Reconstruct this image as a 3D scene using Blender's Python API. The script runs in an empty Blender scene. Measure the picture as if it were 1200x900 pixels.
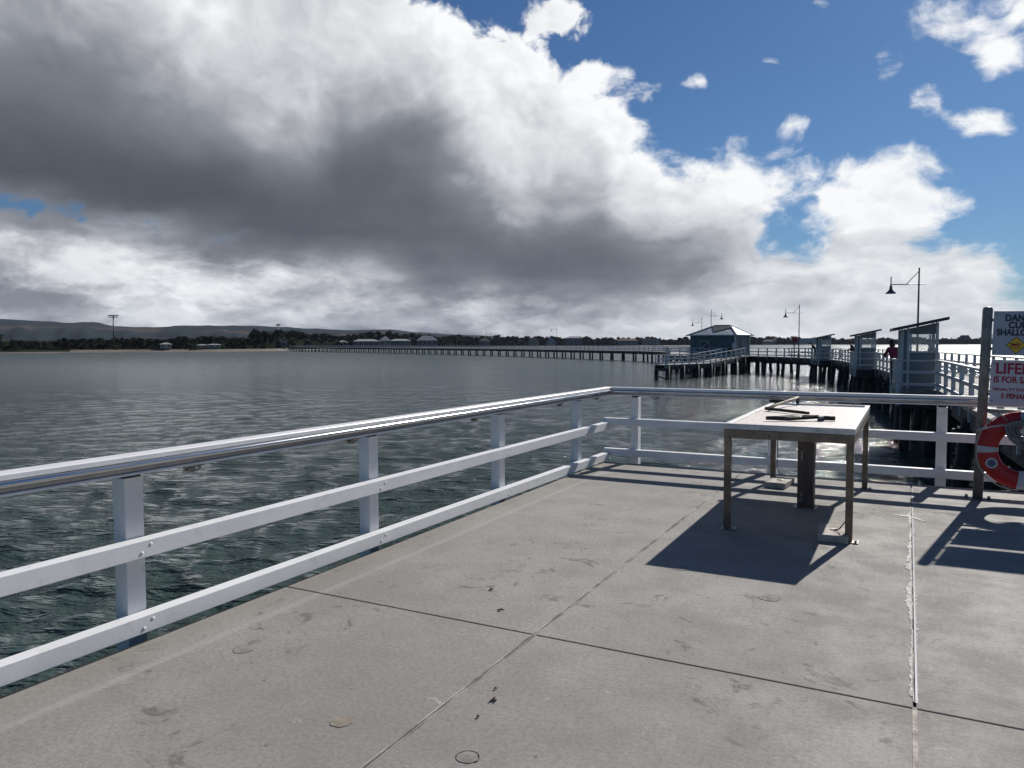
import bpy, bmesh, math, random
import numpy as np
from mathutils import Vector, Matrix
R = math.radians
PI = math.pi
random.seed(7)
rng = np.random.default_rng(11)
scene = bpy.context.scene
COL = scene.collection

# ------------------------------------------------------------------ camera
EYE = 1.62
F_PX, W_PX = 890.329, 1200.0
cam_data = bpy.data.cameras.new('camera')
cam_data.sensor_width = 36.0
cam_data.lens = 36.0 * F_PX / W_PX
cam_data.clip_start = 0.05
cam_data.clip_end = 20000
cam = bpy.data.objects.new('camera', cam_data)
COL.objects.link(cam)
_y, _p, _r = R(-27.547), R(3.0407), R(-0.1259)
fw = Vector((math.sin(_y) * math.cos(_p), math.cos(_y) * math.cos(_p), -math.sin(_p)))
rt = Vector((math.cos(_y), -math.sin(_y), 0))
up = rt.cross(fw)
rt2 = rt * math.cos(_r) + up * math.sin(_r)
up2 = -rt * math.sin(_r) + up * math.cos(_r)
cam.matrix_world = Matrix(((rt2.x, up2.x, -fw.x, 0), (rt2.y, up2.y, -fw.y, 0), (rt2.z, up2.z, -fw.z, EYE), (0, 0, 0, 1)))
scene.camera = cam

# ------------------------------------------------------------------ light
SUN_AZ, SUN_EL = R(11.4), R(34.0)          # azimuth from +Y towards +X
sun_data = bpy.data.lights.new('sun', 'SUN')
sun_data.energy = 5.0
sun_data.angle = R(0.55)
sun_data.color = (1.0, 0.955, 0.89)
sun = bpy.data.objects.new('sun', sun_data)
COL.objects.link(sun)
SUN_DIR = Vector((math.sin(SUN_AZ) * math.cos(SUN_EL), math.cos(SUN_AZ) * math.cos(SUN_EL), math.sin(SUN_EL)))
sun.rotation_euler = SUN_DIR.to_track_quat('Z', 'Y').to_euler()
scene.view_settings.view_transform = 'Standard'
scene.view_settings.look = 'None'
scene.view_settings.exposure = 0.12
scene.view_settings.gamma = 1.0

# ------------------------------------------------------------------ sky
# cloud cover and cloud tone over azimuth (-64..10 degrees, one column a degree)
# and elevation (0..31 degrees, one row a degree), two digits per sample
SKY_COVER = """999999999999999999999999999999999999999999999999999999999999999999999999999999999999999999999999999999999999999999999999999999999999999999999893929291
999999999999999999999999999999999999999999999999999999999999999999999999999999999999999999999999999999999999999999999999999999999999999999897872717070
999999999999999999999999999999999999999999999999999999999999999999999999999999999999999999999999999999999999999999999999999999999999999983705951504948
999999999999999999999999999999999999999999999999999999999999999999999999999999999999999999999999999999999999999999999999999999999999999875514030292826
999999999999999999999999999999999999999999999999999999999999999999999999999999999999999999999999999999999999999897979799999999999587828276535315070604
999999999999999999999999999999999999999999999999999999999999999999999999999999999999999999999999999999999999888079787990999999907668626261472401000000
999999999999999999999990878482797674799999999999999999999999999999999999999999999999999999999999999999999993766260606380979999805949424141371500000000
889199999991898681756862585654514946578199999999999999999999999999999999999999999999999999999999999999999985685042415471899999826447302220180300000000
555861636261595652464037434954596366708499999999999999999999999999999999999999999999999999999999999999999577594224324968889999927558484024010000000000
363636363636384349546066717782889199999999999999999999999999999999999999999999999999999999999999999999999577604329415977969798998675634322000000000000
525558606366687278848999999999999999999999999999999999999999999999999999999999999999999999999999999999999884675446436178777778798064483010000000000000
858890929999999999999999999999999999999999999999999999999999999999999999999999999999999999999993868382817978787162545458575758596049321401010101000000
999999999999999999999999999999999999999999999999999999999999999999999999999999999999999999958476696463626059595858535038373838393933160915161105010000
999999999999999999999999999999999999999999999999999999999999999999999999999999999999999999846959514544434140404044433522171718181915224460543111020000
999999999999999999999999999999999999999999999999999999999999999999999999999999999999999991755943372625242241291931281107223119224145555764472206010000
999999999999999999999999999999999999999999999999999999999999999999999999999999999999999781655033210806041525132547340917302310365843152018151308040101
999999999999999999999999999999999999999999999999999999999999999999999999999999999996928772564024080000000000010507040100000208233220162736372917070303
999999999999999999999999999999999999999999999999999999999999999999999999999997868177736863473120140508030000000000000000010928260716315062594223121109
999999999999999999999999999999999999999999999999999999999999999999999999999986716258544944374149304452110000054704000000021950411322416068593928272418
999999999999999999999999999999999999999999999999999999999999999999999999989178624648596155523315070301000000000100000001021739272941505247434950463725
999999999999999999999999999999999999999999999999999999999999999999999386807366543827313126191106020100000000000000000102040917294559666452626663523824
999999999999999999999999999999999999999999999999999999999999999387817468615447403027211408040201000000000000000000021113051120334656595257636253412715
999999999999999999999999999999999999999999999999999999999385807468625549423545545549372414070301000000000000000001144730050916243235343944443931211206
999999999999999999999999999999999999999999999999999991837567605448423629233548575851382413060201000000000000000000020301030508121415192223211712070402
999999999999999999999999999999999999999999999999998473655648403428221610132129343429221307030100000000000000000000000001010203040507080808060503010100
999999999999999999999999999999999999999999999999897458463829211408020102040710111109070402010000000000000000000000000000000101010202020202010100000000
999999999999999999999999999999999999999999999995796448331910020000000000010102020202010100000000000000000000000000000000000000000000000000000000000000
999999999999999999999999999999999999999999999984695338230700000000000000000000000000000000000000000000000000000000000000000000000000000000000000000000
999999999999999999999999999999999999999999998974584327120000000000000000000000000000000000000000000000000000000000000000000000000000000000000000000000
999999999999999999999999999999999999999999947863473217010000000000000000000000000000000000000000000000000000000000000000000000000000000000000000000000
919999999999999999999999999999999999999998836752362106000000000000000000000000000000000000000000000000000000000000000000000000000000000000000000000000
607080899799999999999999999999999999999987715640251000000000000000000000000000000000000000000000000000000000000000000000000000000000000000000000000000"""
SKY_TONE = """373737373738394041424344454646464544434445454444434445464647484950515152535455565758606263656769707273747576777878797979797979797978777675747372727272
464645454545464849505151505152535150495051525149484849495152545455555453525253555658596163656769707273747576777878798080808080807979787776757473737373
565656555453565960616159565759616058575860615856545454535659616161605855515052535556586062656769707273747576777878798080818181818080797877767575757575
606060605959626567686866636365676664636465666361585755545759626160595551464546484951525456586162646667697073757879808181828283838382818180797777777777
616161616262656769717271696868676766666666656259565349474544434140383533302930313233343638394143454751555965717879818283848585868685858484828080808080
636363636465676971727473737169666769696866646057534844393429242119171614131313141415161719212224272935414858687880828385868788898888878787858383838484
666666666768686969696864615651464545454544444240383532282420161514121212121212121213131417192124273037445160687780838687888989909090909090888787878888
585960616264646565656355484133262322202021212121211918171514131313141415161615151415151619222528313541485462697680848889909191919191919191908988888888
454647484645423938373633292520141210080808080909090909090910101214161821242422201919202125303438424652586369747982868990919191919191909090898888888888
272931333027211310090909090908060606050607080809090910101011111519222835424339353233333441485559636770747780828586878990919291919190909090908989898990
081013141514120806040302020202020304050607080808090910111112131823293849606256494546464857677680848787888888888989899091929292929291919191919090919191
050404030303020303030304040405060709101112131211101011111314162330384859697267635959585967758285878989898989898990919293939393939392929292929292929292
090808070706060606060607070809101113161718191614111212121517192838495867767977757372707076828889909090909090909092939494949494949393939393939393939494
141312111110101010111112131517182124272829302419141414141721243446586774818584848381797883879191929292929292929293949494949494949494949494949494949494
201918171615151515161718202225273135394142433426181717172126304153667378838685858584848487909293949494949494959595949494939393939393939394949494949494
242322222121212121222325272933374145495052534434242322212632374961748082858787878787888990929494959595959595959594949393929292929292939394949494949494
282726262525252526282932343742475054575960615345373635343945516069798385878888888889899091929494949494949494949493939291919191919192929394949494949493
363433313030293030323437404348535760636566676255494848475359657278858788898989909090909192939494949493939393939392929291919191919192929394939393939392
434240393837373737394043464953586164676868696663595959596368737882878990919191919191929292939393939292929292929291919191919191919292939393939292929292
484746454545454646474851545760636668707171717170697070717476808385889091929393939393939393939292919191919191919090909090909090919293949493929291919191
515151505050515254555759626567697171737373737374747576777982848688899192939494949493939392919190909090908989898989898988888990919293949493929191919191
515151515253555961636466676970727374747575757677787980818385868889909192939494949393929191908989898988888888888888888888888990919293949493929191919191
515151515253555962656970717273747474737373747577788081838486888990919192939393939292919090898888888888888888888888888888888990919293949493929191919191
515151515253555962656970717273747474737272727476787981838486888990919191929291919090898989888888888888888888888888888888888990919293949493929191919191
515151515253555962656870717273747574737272727475777981838486888990919191919190898888888888888888888888888888888888888888888990919294949493929191919191
515151515253555862656870717273747574737272727475777981838486888990919191919190898888888888888888888888888888888888888888888990919294949493929191919191
515151515253555862656870717273747574737272727475777981838486888990919191919190898888888888888888888888888888888888888888888990919294949493929191919191
515151515253555862656870717273747574737272727475777981838486888990919191919190898888888888888888888888888888888888888888888990919294949493929191919191
515151515153555861656870717273747574737272727475777981838486888990919191919190898888888888888888888888888888888888888888888990919394949493929191919191
515151515153545861656870717273747574737272727375777981828486888990919191919190898888888888888888888888888888888888888888888990919394949493929191919191
515151515153545861656870717273747574737272727375777981828486888990919191919190898888888888888888888888888888888888888888888990919394949493929191919191
515151515153545861646870717273747574737272727375777981828486888990919191919190898888888888888888888888888888888888888888888990929394949493929191919191"""

world = bpy.data.worlds.new('World')
scene.world = world
world.use_nodes = True
wt = world.node_tree
for n in list(wt.nodes): wt.nodes.remove(n)


class NT:
    """small helper for building node graphs"""
    def __init__(s, tree): s.t = tree

    def node(s, kind, **kw):
        n = s.t.nodes.new(kind)
        for k, v in kw.items(): setattr(n, k, v)
        return n

    def put(s, sock, v):
        if hasattr(v, 'links') or isinstance(v, bpy.types.NodeSocket): s.t.links.new(v, sock)
        elif v is not None: sock.default_value = v

    def m(s, op, a, b=None, c=None, clamp=False):
        n = s.node('ShaderNodeMath', operation=op, use_clamp=clamp)
        s.put(n.inputs[0], a)
        if b is not None: s.put(n.inputs[1], b)
        if c is not None: s.put(n.inputs[2], c)
        return n.outputs[0]

    def v(s, op, a, b=None, scale=None):
        n = s.node('ShaderNodeVectorMath', operation=op)
        s.put(n.inputs[0], a)
        if b is not None: s.put(n.inputs[1], b)
        if scale is not None: s.put(n.inputs['Scale'], scale)
        return n.outputs['Value'] if op in ('DOT_PRODUCT', 'LENGTH') else n.outputs[0]

    def noise(s, vec, scale, detail=5, rough=0.5, dist=0.0, lac=2.0):
        n = s.node('ShaderNodeTexNoise')
        s.put(n.inputs['Vector'], vec)
        n.inputs['Scale'].default_value = scale
        n.inputs['Detail'].default_value = detail
        n.inputs['Roughness'].default_value = rough
        n.inputs['Distortion'].default_value = dist
        n.inputs['Lacunarity'].default_value = lac
        return n.outputs[0]

    def maprange(s, v, a, b, c=0.0, d=1.0, smooth=True):
        n = s.node('ShaderNodeMapRange')
        n.interpolation_type = 'SMOOTHSTEP' if smooth else 'LINEAR'
        s.put(n.inputs[0], v)
        for i, q in zip((1, 2, 3, 4), (a, b, c, d)): s.put(n.inputs[i], q)
        return n.outputs[0]

    def mix(s, f, a, b, mode='MIX'):
        n = s.node('ShaderNodeMix', data_type='RGBA', blend_type=mode)
        s.put(n.inputs[0], f)
        s.put(n.inputs[6], a)
        s.put(n.inputs[7], b)
        return n.outputs[2]

    def ramp(s, f, stops, interp='LINEAR'):
        n = s.node('ShaderNodeValToRGB')
        cr = n.color_ramp
        cr.interpolation = interp
        while len(cr.elements) < len(stops): cr.elements.new(0.5)
        for e, (p, c) in zip(cr.elements, stops):
            e.position = p
            e.color = (*c, 1) if len(c) == 3 else c
        s.put(n.inputs[0], f)
        return n.outputs[0]


def lin(r, g, b):
    f = lambda c: (c / 255 / 12.92) if c / 255 <= 0.04045 else ((c / 255 + 0.055) / 1.055) ** 2.4
    return (f(r), f(g), f(b))


w = NT(wt)
tc = w.node('ShaderNodeTexCoord').outputs['Generated']
dirn = w.v('NORMALIZE', tc)
sepd = w.node('ShaderNodeSeparateXYZ')
w.put(sepd.inputs[0], dirn)
dx, dy, dz = sepd.outputs
# turbulence that ragged-edges the clouds: rounded billows in several octaves, flattened near the horizon
eln0 = w.m('ARCSINE', dz)
zq = w.m('MULTIPLY_ADD', w.m('SUBTRACT', 1.0, w.m('EXPONENT', w.m('DIVIDE', w.m('MAXIMUM', dz, 0.0), -0.12))), 0.174, w.m('MULTIPLY', dz, 1.15))
cmb = w.node('ShaderNodeCombineXYZ')
w.put(cmb.inputs[0], dx); w.put(cmb.inputs[1], dy); w.put(cmb.inputs[2], zq)
fl = cmb.outputs[0]


def noise_col(vec, scale, detail, rough):
    n = w.node('ShaderNodeTexNoise'); w.put(n.inputs['Vector'], vec)
    n.inputs['Scale'].default_value = scale; n.inputs['Detail'].default_value = detail; n.inputs['Roughness'].default_value = rough
    return n.outputs['Color']


jit = w.v('SUBTRACT', noise_col(fl, 7.0, 4, 0.5), (0.5, 0.5, 0.5))
flw = w.v('ADD', fl, w.v('SCALE', jit, scale=0.11))


def billow(vec, scale, detail=3.0, rough=0.5):
    n = w.node('ShaderNodeTexVoronoi'); n.feature = 'F1'; n.normalize = True
    w.put(n.inputs['Vector'], vec); n.inputs['Scale'].default_value = scale
    n.inputs['Detail'].default_value = detail; n.inputs['Roughness'].default_value = rough; pass
    return n.outputs['Distance']


n_a = w.noise(fl, 8.0, 6, 0.5)
n_b = w.noise(w.v('ADD', fl, (7.3, 2.1, 4.4)), 8.0, 6, 0.5)
n_big = w.noise(w.v('ADD', fl, (1.3, 9.1, 2.4)), 5.0, 4, 0.5)
bil = billow(flw, 11.0)
azn = w.m('ARCTAN2', dx, dy)
eln = w.m('ARCSINE', dz)
warp_a = w.m('MULTIPLY_ADD', w.m('SUBTRACT', n_a, 0.5), R(4.5), azn)
warp_e0 = w.m('MULTIPLY', w.m('SUBTRACT', n_b, 0.5), w.maprange(eln, 0.0, R(14), R(1.5), R(4.0), False))
warp_e = w.m('ADD', warp_e0, eln)
u = w.m('DIVIDE', w.m('SUBTRACT', warp_a, R(-64)), R(74), clamp=True)
rows_s = SKY_COVER.split()
rows_t = SKY_TONE.split()
cover = None
tone = None
erow = w.m('DIVIDE', warp_e, R(1.0))
comb = w.node('ShaderNodeCombineXYZ')
for i in range(3): w.put(comb.inputs[i], u)
NR = len(rows_s)
for k in range(NR):
    cv = w.node('ShaderNodeRGBCurve')
    w.put(cv.inputs['Color'], comb.outputs[0])
    for ch, row in ((0, rows_s[k]), (1, rows_t[k])):
        vals = [int(row[i:i + 2]) / 99 for i in range(0, len(row), 2)]
        curve = cv.mapping.curves[ch]
        pts = curve.points
        pts[0].location = (0, vals[0])
        pts[1].location = (1, vals[-1])
        for i in range(1, len(vals) - 1): pts.new(i / (len(vals) - 1), vals[i])
    cv.mapping.update()
    cur = cv.outputs[0]
    if k == 0: hat = w.m('SUBTRACT', 1.0, erow, clamp=True)
    elif k == NR - 1: hat = w.m('SUBTRACT', erow, float(NR - 2), clamp=True)
    else: hat = w.m('SUBTRACT', 1.0, w.m('ABSOLUTE', w.m('SUBTRACT', erow, float(k))), clamp=True)
    cur = w.v('SCALE', cur, scale=hat)
    cover = cur if cover is None else w.v('ADD', cover, cur)
sp = w.node('ShaderNodeSeparateXYZ')
w.put(sp.inputs[0], cover)
cov, ton = sp.outputs[0], sp.outputs[1]
# away from the mapped part of the sky: scattered clouds out of view, toned dark to cut ambient light
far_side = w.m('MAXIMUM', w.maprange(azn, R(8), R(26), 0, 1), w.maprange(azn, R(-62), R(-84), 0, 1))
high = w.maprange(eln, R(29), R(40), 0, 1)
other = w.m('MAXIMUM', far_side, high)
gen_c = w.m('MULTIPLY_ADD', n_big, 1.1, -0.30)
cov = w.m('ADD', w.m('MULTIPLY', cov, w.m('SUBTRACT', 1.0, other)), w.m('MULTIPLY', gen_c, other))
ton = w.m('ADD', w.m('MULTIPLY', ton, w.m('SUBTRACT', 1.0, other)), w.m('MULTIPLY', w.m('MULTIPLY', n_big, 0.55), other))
fine = w.noise(flw, 30.0, 7, 0.6)
puff = w.m('SUBTRACT', 0.42, bil)
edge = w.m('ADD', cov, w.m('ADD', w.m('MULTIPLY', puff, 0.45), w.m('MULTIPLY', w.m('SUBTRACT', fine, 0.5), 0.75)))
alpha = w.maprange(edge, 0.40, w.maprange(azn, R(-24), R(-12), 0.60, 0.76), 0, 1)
# lumps: brighter on the side that faces the sun
sd_ = w.v('SCALE', tuple(SUN_DIR), scale=0.022)
relief = w.m('SUBTRACT', billow(w.v('ADD', flw, sd_), 11.0), bil)
soft_a = w.noise(fl, 5.5, 5, 0.5)
layer = w.maprange(w.noise(w.v('ADD', w.v('MULTIPLY', dirn, (4.0, 4.0, 11.0)), w.v('SCALE', jit, scale=0.45)), 1.7, 8, 0.58, 0.0), 0.36, 0.62, 0.0, 1.0)
low = w.maprange(eln, R(12), R(5), 0, 1)
amp = w.maprange(ton, 0.05, 0.6, 0.10, 1.0)
t2 = w.m('ADD', ton, w.m('MULTIPLY', w.m('MULTIPLY', relief, 0.55), amp))
t2 = w.m('ADD', t2, w.m('MULTIPLY', w.m('SUBTRACT', soft_a, 0.5), w.m('MULTIPLY', amp, 0.45)))
t2 = w.m('ADD', t2, w.m('MULTIPLY', w.m('SUBTRACT', layer, 0.5), w.m('MULTIPLY', w.m('MULTIPLY', low, w.maprange(azn, R(-27), R(-12), 1.0, 0.35)), w.m('MULTIPLY', amp, 0.42))))
t2 = w.m('ADD', t2, w.m('MULTIPLY', w.m('SUBTRACT', fine, 0.5), w.m('MULTIPLY', amp, 0.22)))
thin = w.maprange(edge, 0.5, 0.75, 0.06, 0.0)
t2 = w.m('ADD', t2, w.m('ADD', thin, 0.045), clamp=True)
ccol = w.ramp(t2, [(0.0, lin(62, 67, 75)), (0.12, lin(80, 86, 94)), (0.4, lin(126, 130, 138)), (0.65, lin(176, 178, 184)), (0.85, lin(216, 218, 221)), (1.0, lin(244, 245, 246))])
sky = w.node('ShaderNodeTexSky', sky_type='NISHITA')
sky.sun_disc = False
sky.sun_elevation = SUN_EL
sky.sun_rotation = SUN_AZ
sky.altitude = 0
sky.air_density = 1.0
sky.dust_density = 0.2
sky.ozone_density = 3.0
SKY_K = 0.042
ccol_s = w.v('SCALE', ccol, scale=1.0 / SKY_K)
blue = w.mix(1.0, sky.outputs[0], (0.62, 0.93, 1.26, 1), 'MULTIPLY')
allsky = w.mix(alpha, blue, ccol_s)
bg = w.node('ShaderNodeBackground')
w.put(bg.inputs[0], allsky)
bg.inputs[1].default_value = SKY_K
wo = w.node('ShaderNodeOutputWorld')
w.put(wo.inputs[0], bg.outputs[0])
world.cycles.sampling_method = 'MANUAL'
world.cycles.sample_map_resolution = 512

# ------------------------------------------------------------------ helpers
class MB:
    """collects shapes and links them as ONE mesh object"""
    def __init__(s): s.v, s.f, s.mi, s.sm = [], [], [], []

    def add(s, vs, fs, mi=0, smooth=False):
        o = len(s.v)
        s.v += [tuple(q) for q in vs]
        for f in fs:
            s.f.append(tuple(i + o for i in f)); s.mi.append(mi); s.sm.append(smooth)
        return s

    def box(s, c, d, rz=0.0, mi=0, taper=1.0, M=None):
        hx, hy, hz = d[0] / 2, d[1] / 2, d[2] / 2
        vs = []
        for z, k in ((-hz, 1), (hz, taper)):
            for x, y in ((-hx, -hy), (hx, -hy), (hx, hy), (-hx, hy)):
                X, Y = x * k, y * k
                p = Vector((X * math.cos(rz) - Y * math.sin(rz) + c[0], X * math.sin(rz) + Y * math.cos(rz) + c[1], z + c[2]))
                vs.append(M @ p if M else p)
        return s.add(vs, [(3, 2, 1, 0), (4, 5, 6, 7), (0, 1, 5, 4), (1, 2, 6, 5), (2, 3, 7, 6), (3, 0, 4, 7)], mi)

    def bar(s, a, b, wd, h, mi=0, top=False):
        """rectangular bar between two points; wd sideways, h upright; top=True: the points lie on its top face"""
        a, b = Vector(a), Vector(b)
        d = (b - a).normalized()
        side = d.cross(Vector((0, 0, 1)))
        side = side.normalized() if side.length > 1e-4 else Vector((1, 0, 0))
        upv = side.cross(d).normalized()
        vs = []
        lo, hi = (-h, 0) if top else (-h / 2, h / 2)
        for p in (a, b):
            for q, t in ((-1, lo), (1, lo), (1, hi), (-1, hi)):
                vs.append(p + side * (q * wd / 2) + upv * t)
        return s.add(vs, [(0, 1, 2, 3), (7, 6, 5, 4), (4, 5, 1, 0), (5, 6, 2, 1), (6, 7, 3, 2), (7, 4, 0, 3)], mi)

    def tube(s, pts, r, n=10, mi=0, caps=True, closed=False):
        pts = [Vector(p) for p in pts]
        k = len(pts)
        rs = r if isinstance(r, (list, tuple)) else [r] * k
        vs, prev = [], None
        for i, p in enumerate(pts):
            if closed: t = pts[(i + 1) % k] - pts[i - 1]
            else: t = pts[min(i + 1, k - 1)] - pts[max(i - 1, 0)]
            t.normalize()
            if prev is None:
                a = t.orthogonal().normalized()
            else:
                a = (prev - t * prev.dot(t))
                a = a.normalized() if a.length > 1e-6 else t.orthogonal().normalized()
            prev = a
            b = t.cross(a)
            for j in range(n):
                q = 2 * PI * j / n
                vs.append(p + (a * math.cos(q) + b * math.sin(q)) * rs[i])
        fs = []
        for i in range(k if closed else k - 1):
            i2 = (i + 1) % k
            for j in range(n):
                j2 = (j + 1) % n
                fs.append((i * n + j, i * n + j2, i2 * n + j2, i2 * n + j))
        s.add(vs, fs, mi, True)
        if caps and not closed:
            o = len(s.v) - k * n
            s.f.append(tuple(o + j for j in range(n))[::-1]); s.mi.append(mi); s.sm.append(False)
            s.f.append(tuple(o + (k - 1) * n + j for j in range(n))); s.mi.append(mi); s.sm.append(False)
        return s

    def poly(s, pts, z0, z1, mi=0):
        """upright prism over a plan polygon"""
        n = len(pts)
        vs = [(x, y, z0) for x, y in pts] + [(x, y, z1) for x, y in pts]
        area = sum(pts[i][0] * pts[(i + 1) % n][1] - pts[(i + 1) % n][0] * pts[i][1] for i in range(n))
        fs = [tuple(range(n))[::-1], tuple(range(n, 2 * n))] + [(i, (i + 1) % n, n + (i + 1) % n, n + i) for i in range(n)]
        if area < 0: fs = [f[::-1] for f in fs]
        return s.add(vs, fs, mi)

    def sweep(s, path, prof, mi=0, start=None, end=None, smooth=False):
        """profile (sideways, z) swept along a plan path [(x, y, z)...]; + sideways is to the right of travel"""
        P = [Vector(p) for p in path]
        k, n = len(P), len(prof)
        vs = []
        for i, p in enumerate(P):
            d0 = (P[i] - P[i - 1]).normalized() if i else None
            d1 = (P[i + 1] - P[i]).normalized() if i < k - 1 else None
            if d0 is None: d0 = Vector(start) if start else d1
            if d1 is None: d1 = Vector(end) if end else d0
            n0 = Vector((d0.y, -d0.x, 0)); n1 = Vector((d1.y, -d1.x, 0))
            mnv = (n0 + n1).normalized()
            sc = 1 / max(0.3, mnv.dot(n0 / n0.length))
            for a, z in prof: vs.append(p + mnv * (a * sc) + Vector((0, 0, z)))
        fs = [(i * n + j, i * n + (j + 1) % n, (i + 1) * n + (j + 1) % n, (i + 1) * n + j) for i in range(k - 1) for j in range(n)]
        area = sum(prof[i][0] * prof[(i + 1) % n][1] - prof[(i + 1) % n][0] * prof[i][1] for i in range(n))
        caps = [tuple(range(n))[::-1], tuple(range((k - 1) * n, k * n))]
        if area > 0: fs = [f[::-1] for f in fs]; caps = [c[::-1] for c in caps]
        fs = [f[::-1] for f in fs]; caps = [c[::-1] for c in caps]
        return s.add(vs, fs + caps, mi, smooth)

    def build(s, name, mat=None, parent=None, loc=None, rz=0.0, bevel=0.0, recalc=False):
        me = bpy.data.meshes.new(name)
        me.from_pydata([tuple(q) for q in s.v], [], s.f)
        for m_ in (mat if isinstance(mat, (list, tuple)) else [mat]): me.materials.append(m_)
        me.polygons.foreach_set('material_index', s.mi)
        me.polygons.foreach_set('use_smooth', s.sm)
        if recalc:
            bm = bmesh.new(); bm.from_mesh(me); bmesh.ops.recalc_face_normals(bm, faces=bm.faces); bm.to_mesh(me); bm.free()
        me.update()
        o = bpy.data.objects.new(name, me)
        COL.objects.link(o)
        if parent: o.parent = parent
        if loc: o.location = loc
        o.rotation_euler = (0, 0, rz)
        if bevel:
            b = o.modifiers.new('bevel', 'BEVEL'); b.width = bevel; b.segments = 2; b.limit_method = 'ANGLE'; b.angle_limit = R(40)
        return o


def tag(o, label=None, cat=None, group=None, kind=None):
    if label: o['label'] = label
    if cat: o['category'] = cat
    if group: o['group'] = group
    if kind: o['kind'] = kind
    return o


def empty(name, loc=(0, 0, 0), rz=0.0, label=None, cat=None, group=None):
    o = bpy.data.objects.new(name, None)
    COL.objects.link(o)
    o.location = loc; o.rotation_euler = (0, 0, rz)
    o.empty_display_size = 0.2
    return tag(o, label, cat, group)


def kids(o): return [c for c in bpy.data.objects if c.parent == o]


def copy_tree(o, loc=None, rz=None, label=None, parent=None, scale=None, group=None):
    c = o.copy(); COL.objects.link(c)
    if parent: c.parent = parent
    if loc is not None: c.location = loc
    if rz is not None: c.rotation_euler = (0, 0, rz)
    if scale is not None: c.scale = scale
    if label: c['label'] = label
    if group: c['group'] = group
    for ch in o.children: copy_tree(ch, parent=c)
    return c


# ------------------------------------------------------------------ materials
def mat(name, col, rough=0.6, metal=0.0, var=0.0, scale=8.0, bump=0.0, bscale=60.0, spec=0.5, stretch=None, col2=None, dirt=None, dirt_amt=0.0, coat=0.0):
    m = bpy.data.materials.new(name); m.use_nodes = True
    t = NT(m.node_tree)
    b = m.node_tree.nodes['Principled BSDF']
    b.inputs['Roughness'].default_value = rough
    b.inputs['Metallic'].default_value = metal
    b.inputs['Specular IOR Level'].default_value = spec
    if coat: b.inputs['Coat Weight'].default_value = coat
    b.inputs['Base Color'].default_value = (*col, 1)
    tcn = t.node('ShaderNodeTexCoord').outputs['Object']
    if stretch: tcn = t.v('MULTIPLY', tcn, stretch)
    c = None
    if var or col2:
        n = t.noise(tcn, scale, 6, 0.6)
        c2 = col2 if col2 else tuple(x * (1 - var) for x in col)
        c = t.mix(t.maprange(n, 0.35, 0.65), (*col, 1), (*c2, 1))
        t.put(b.inputs['Roughness'], t.maprange(n, 0.3, 0.7, max(0.02, rough * 0.8), min(1, rough * 1.2)))
    if dirt:
        n2 = t.noise(tcn, scale * 2.7, 8, 0.7, 0.4)
        c = t.mix(t.m('MULTIPLY', t.maprange(n2, 0.56, 0.66), dirt_amt), c if c is not None else (*col, 1), (*dirt, 1))
    if c is not None: t.put(b.inputs['Base Color'], c)
    if bump:
        n3 = t.noise(tcn, bscale, 5, 0.6)
        bn = t.node('ShaderNodeBump'); bn.inputs['Strength'].default_value = bump; bn.inputs['Distance'].default_value = 0.01
        t.put(bn.inputs['Height'], n3); t.put(b.inputs['Normal'], bn.outputs[0])
    return m


M_white = mat('white_paint', (0.80, 0.80, 0.80), 0.42, var=0.10, scale=3, dirt=(0.30, 0.28, 0.25), dirt_amt=0.22, bump=0.06, bscale=40)
M_cap = mat('handrail_white', (0.80, 0.80, 0.80), 0.35, var=0.12, scale=5, bump=0.05)
M_steel = mat('polished_rail_metal', (0.62, 0.62, 0.63), 0.16, metal=1.0, var=0.15, scale=14, stretch=(1, 0.2, 1))
M_brushed = mat('brushed_rail_metal', (0.42, 0.38, 0.36), 0.34, metal=0.85, var=0.2, scale=9)
M_clip = mat('bracket_steel', (0.34, 0.31, 0.28), 0.45, metal=0.8, var=0.3, scale=30, dirt=(0.2, 0.09, 0.04), dirt_amt=0.5)
M_black = mat('black_rubber', (0.02, 0.02, 0.022), 0.6)
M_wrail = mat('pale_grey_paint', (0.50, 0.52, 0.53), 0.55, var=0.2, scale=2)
M_pile = mat('dark_wet_timber', (0.022, 0.021, 0.020), 0.7, var=0.4, scale=6, bump=0.5, bscale=12)
M_beam = mat('dark_timber', (0.035, 0.034, 0.034), 0.75, var=0.4, scale=4)
M_planks = mat('weathered_deck', (0.24, 0.235, 0.225), 0.8, var=0.25, scale=3)
M_hutwall = mat('blue_grey_cladding', (0.085, 0.115, 0.14), 0.6, var=0.15, scale=2)
M_cabin = mat('grey_blue_panel', (0.15, 0.175, 0.195), 0.55, var=0.2, scale=2)
M_trim = mat('cabin_trim', (0.44, 0.46, 0.48), 0.5, var=0.1, scale=3)
M_roofd = mat('dark_roof_sheet', (0.045, 0.05, 0.06), 0.55, var=0.3, scale=3)
M_lamp = mat('lamp_grey_metal', (0.10, 0.11, 0.13), 0.4, metal=0.6)


def corrugated(name, c):
    m = mat(name, c, 0.35, metal=0.55, var=0.15, scale=1.5)
    t = NT(m.node_tree); b = m.node_tree.nodes['Principled BSDF']
    wv = t.node('ShaderNodeTexWave'); wv.inputs['Scale'].default_value = 3.2
    t.put(wv.inputs['Vector'], t.node('ShaderNodeTexCoord').outputs['Object'])
    bn = t.node('ShaderNodeBump'); bn.inputs['Strength'].default_value = 0.6; bn.inputs['Distance'].default_value = 0.03
    t.put(bn.inputs['Height'], wv.outputs['Fac']); t.put(b.inputs['Normal'], bn.outputs[0])
    return m


M_corr = corrugated('corrugated_roof', (0.36, 0.39, 0.42))


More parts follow.
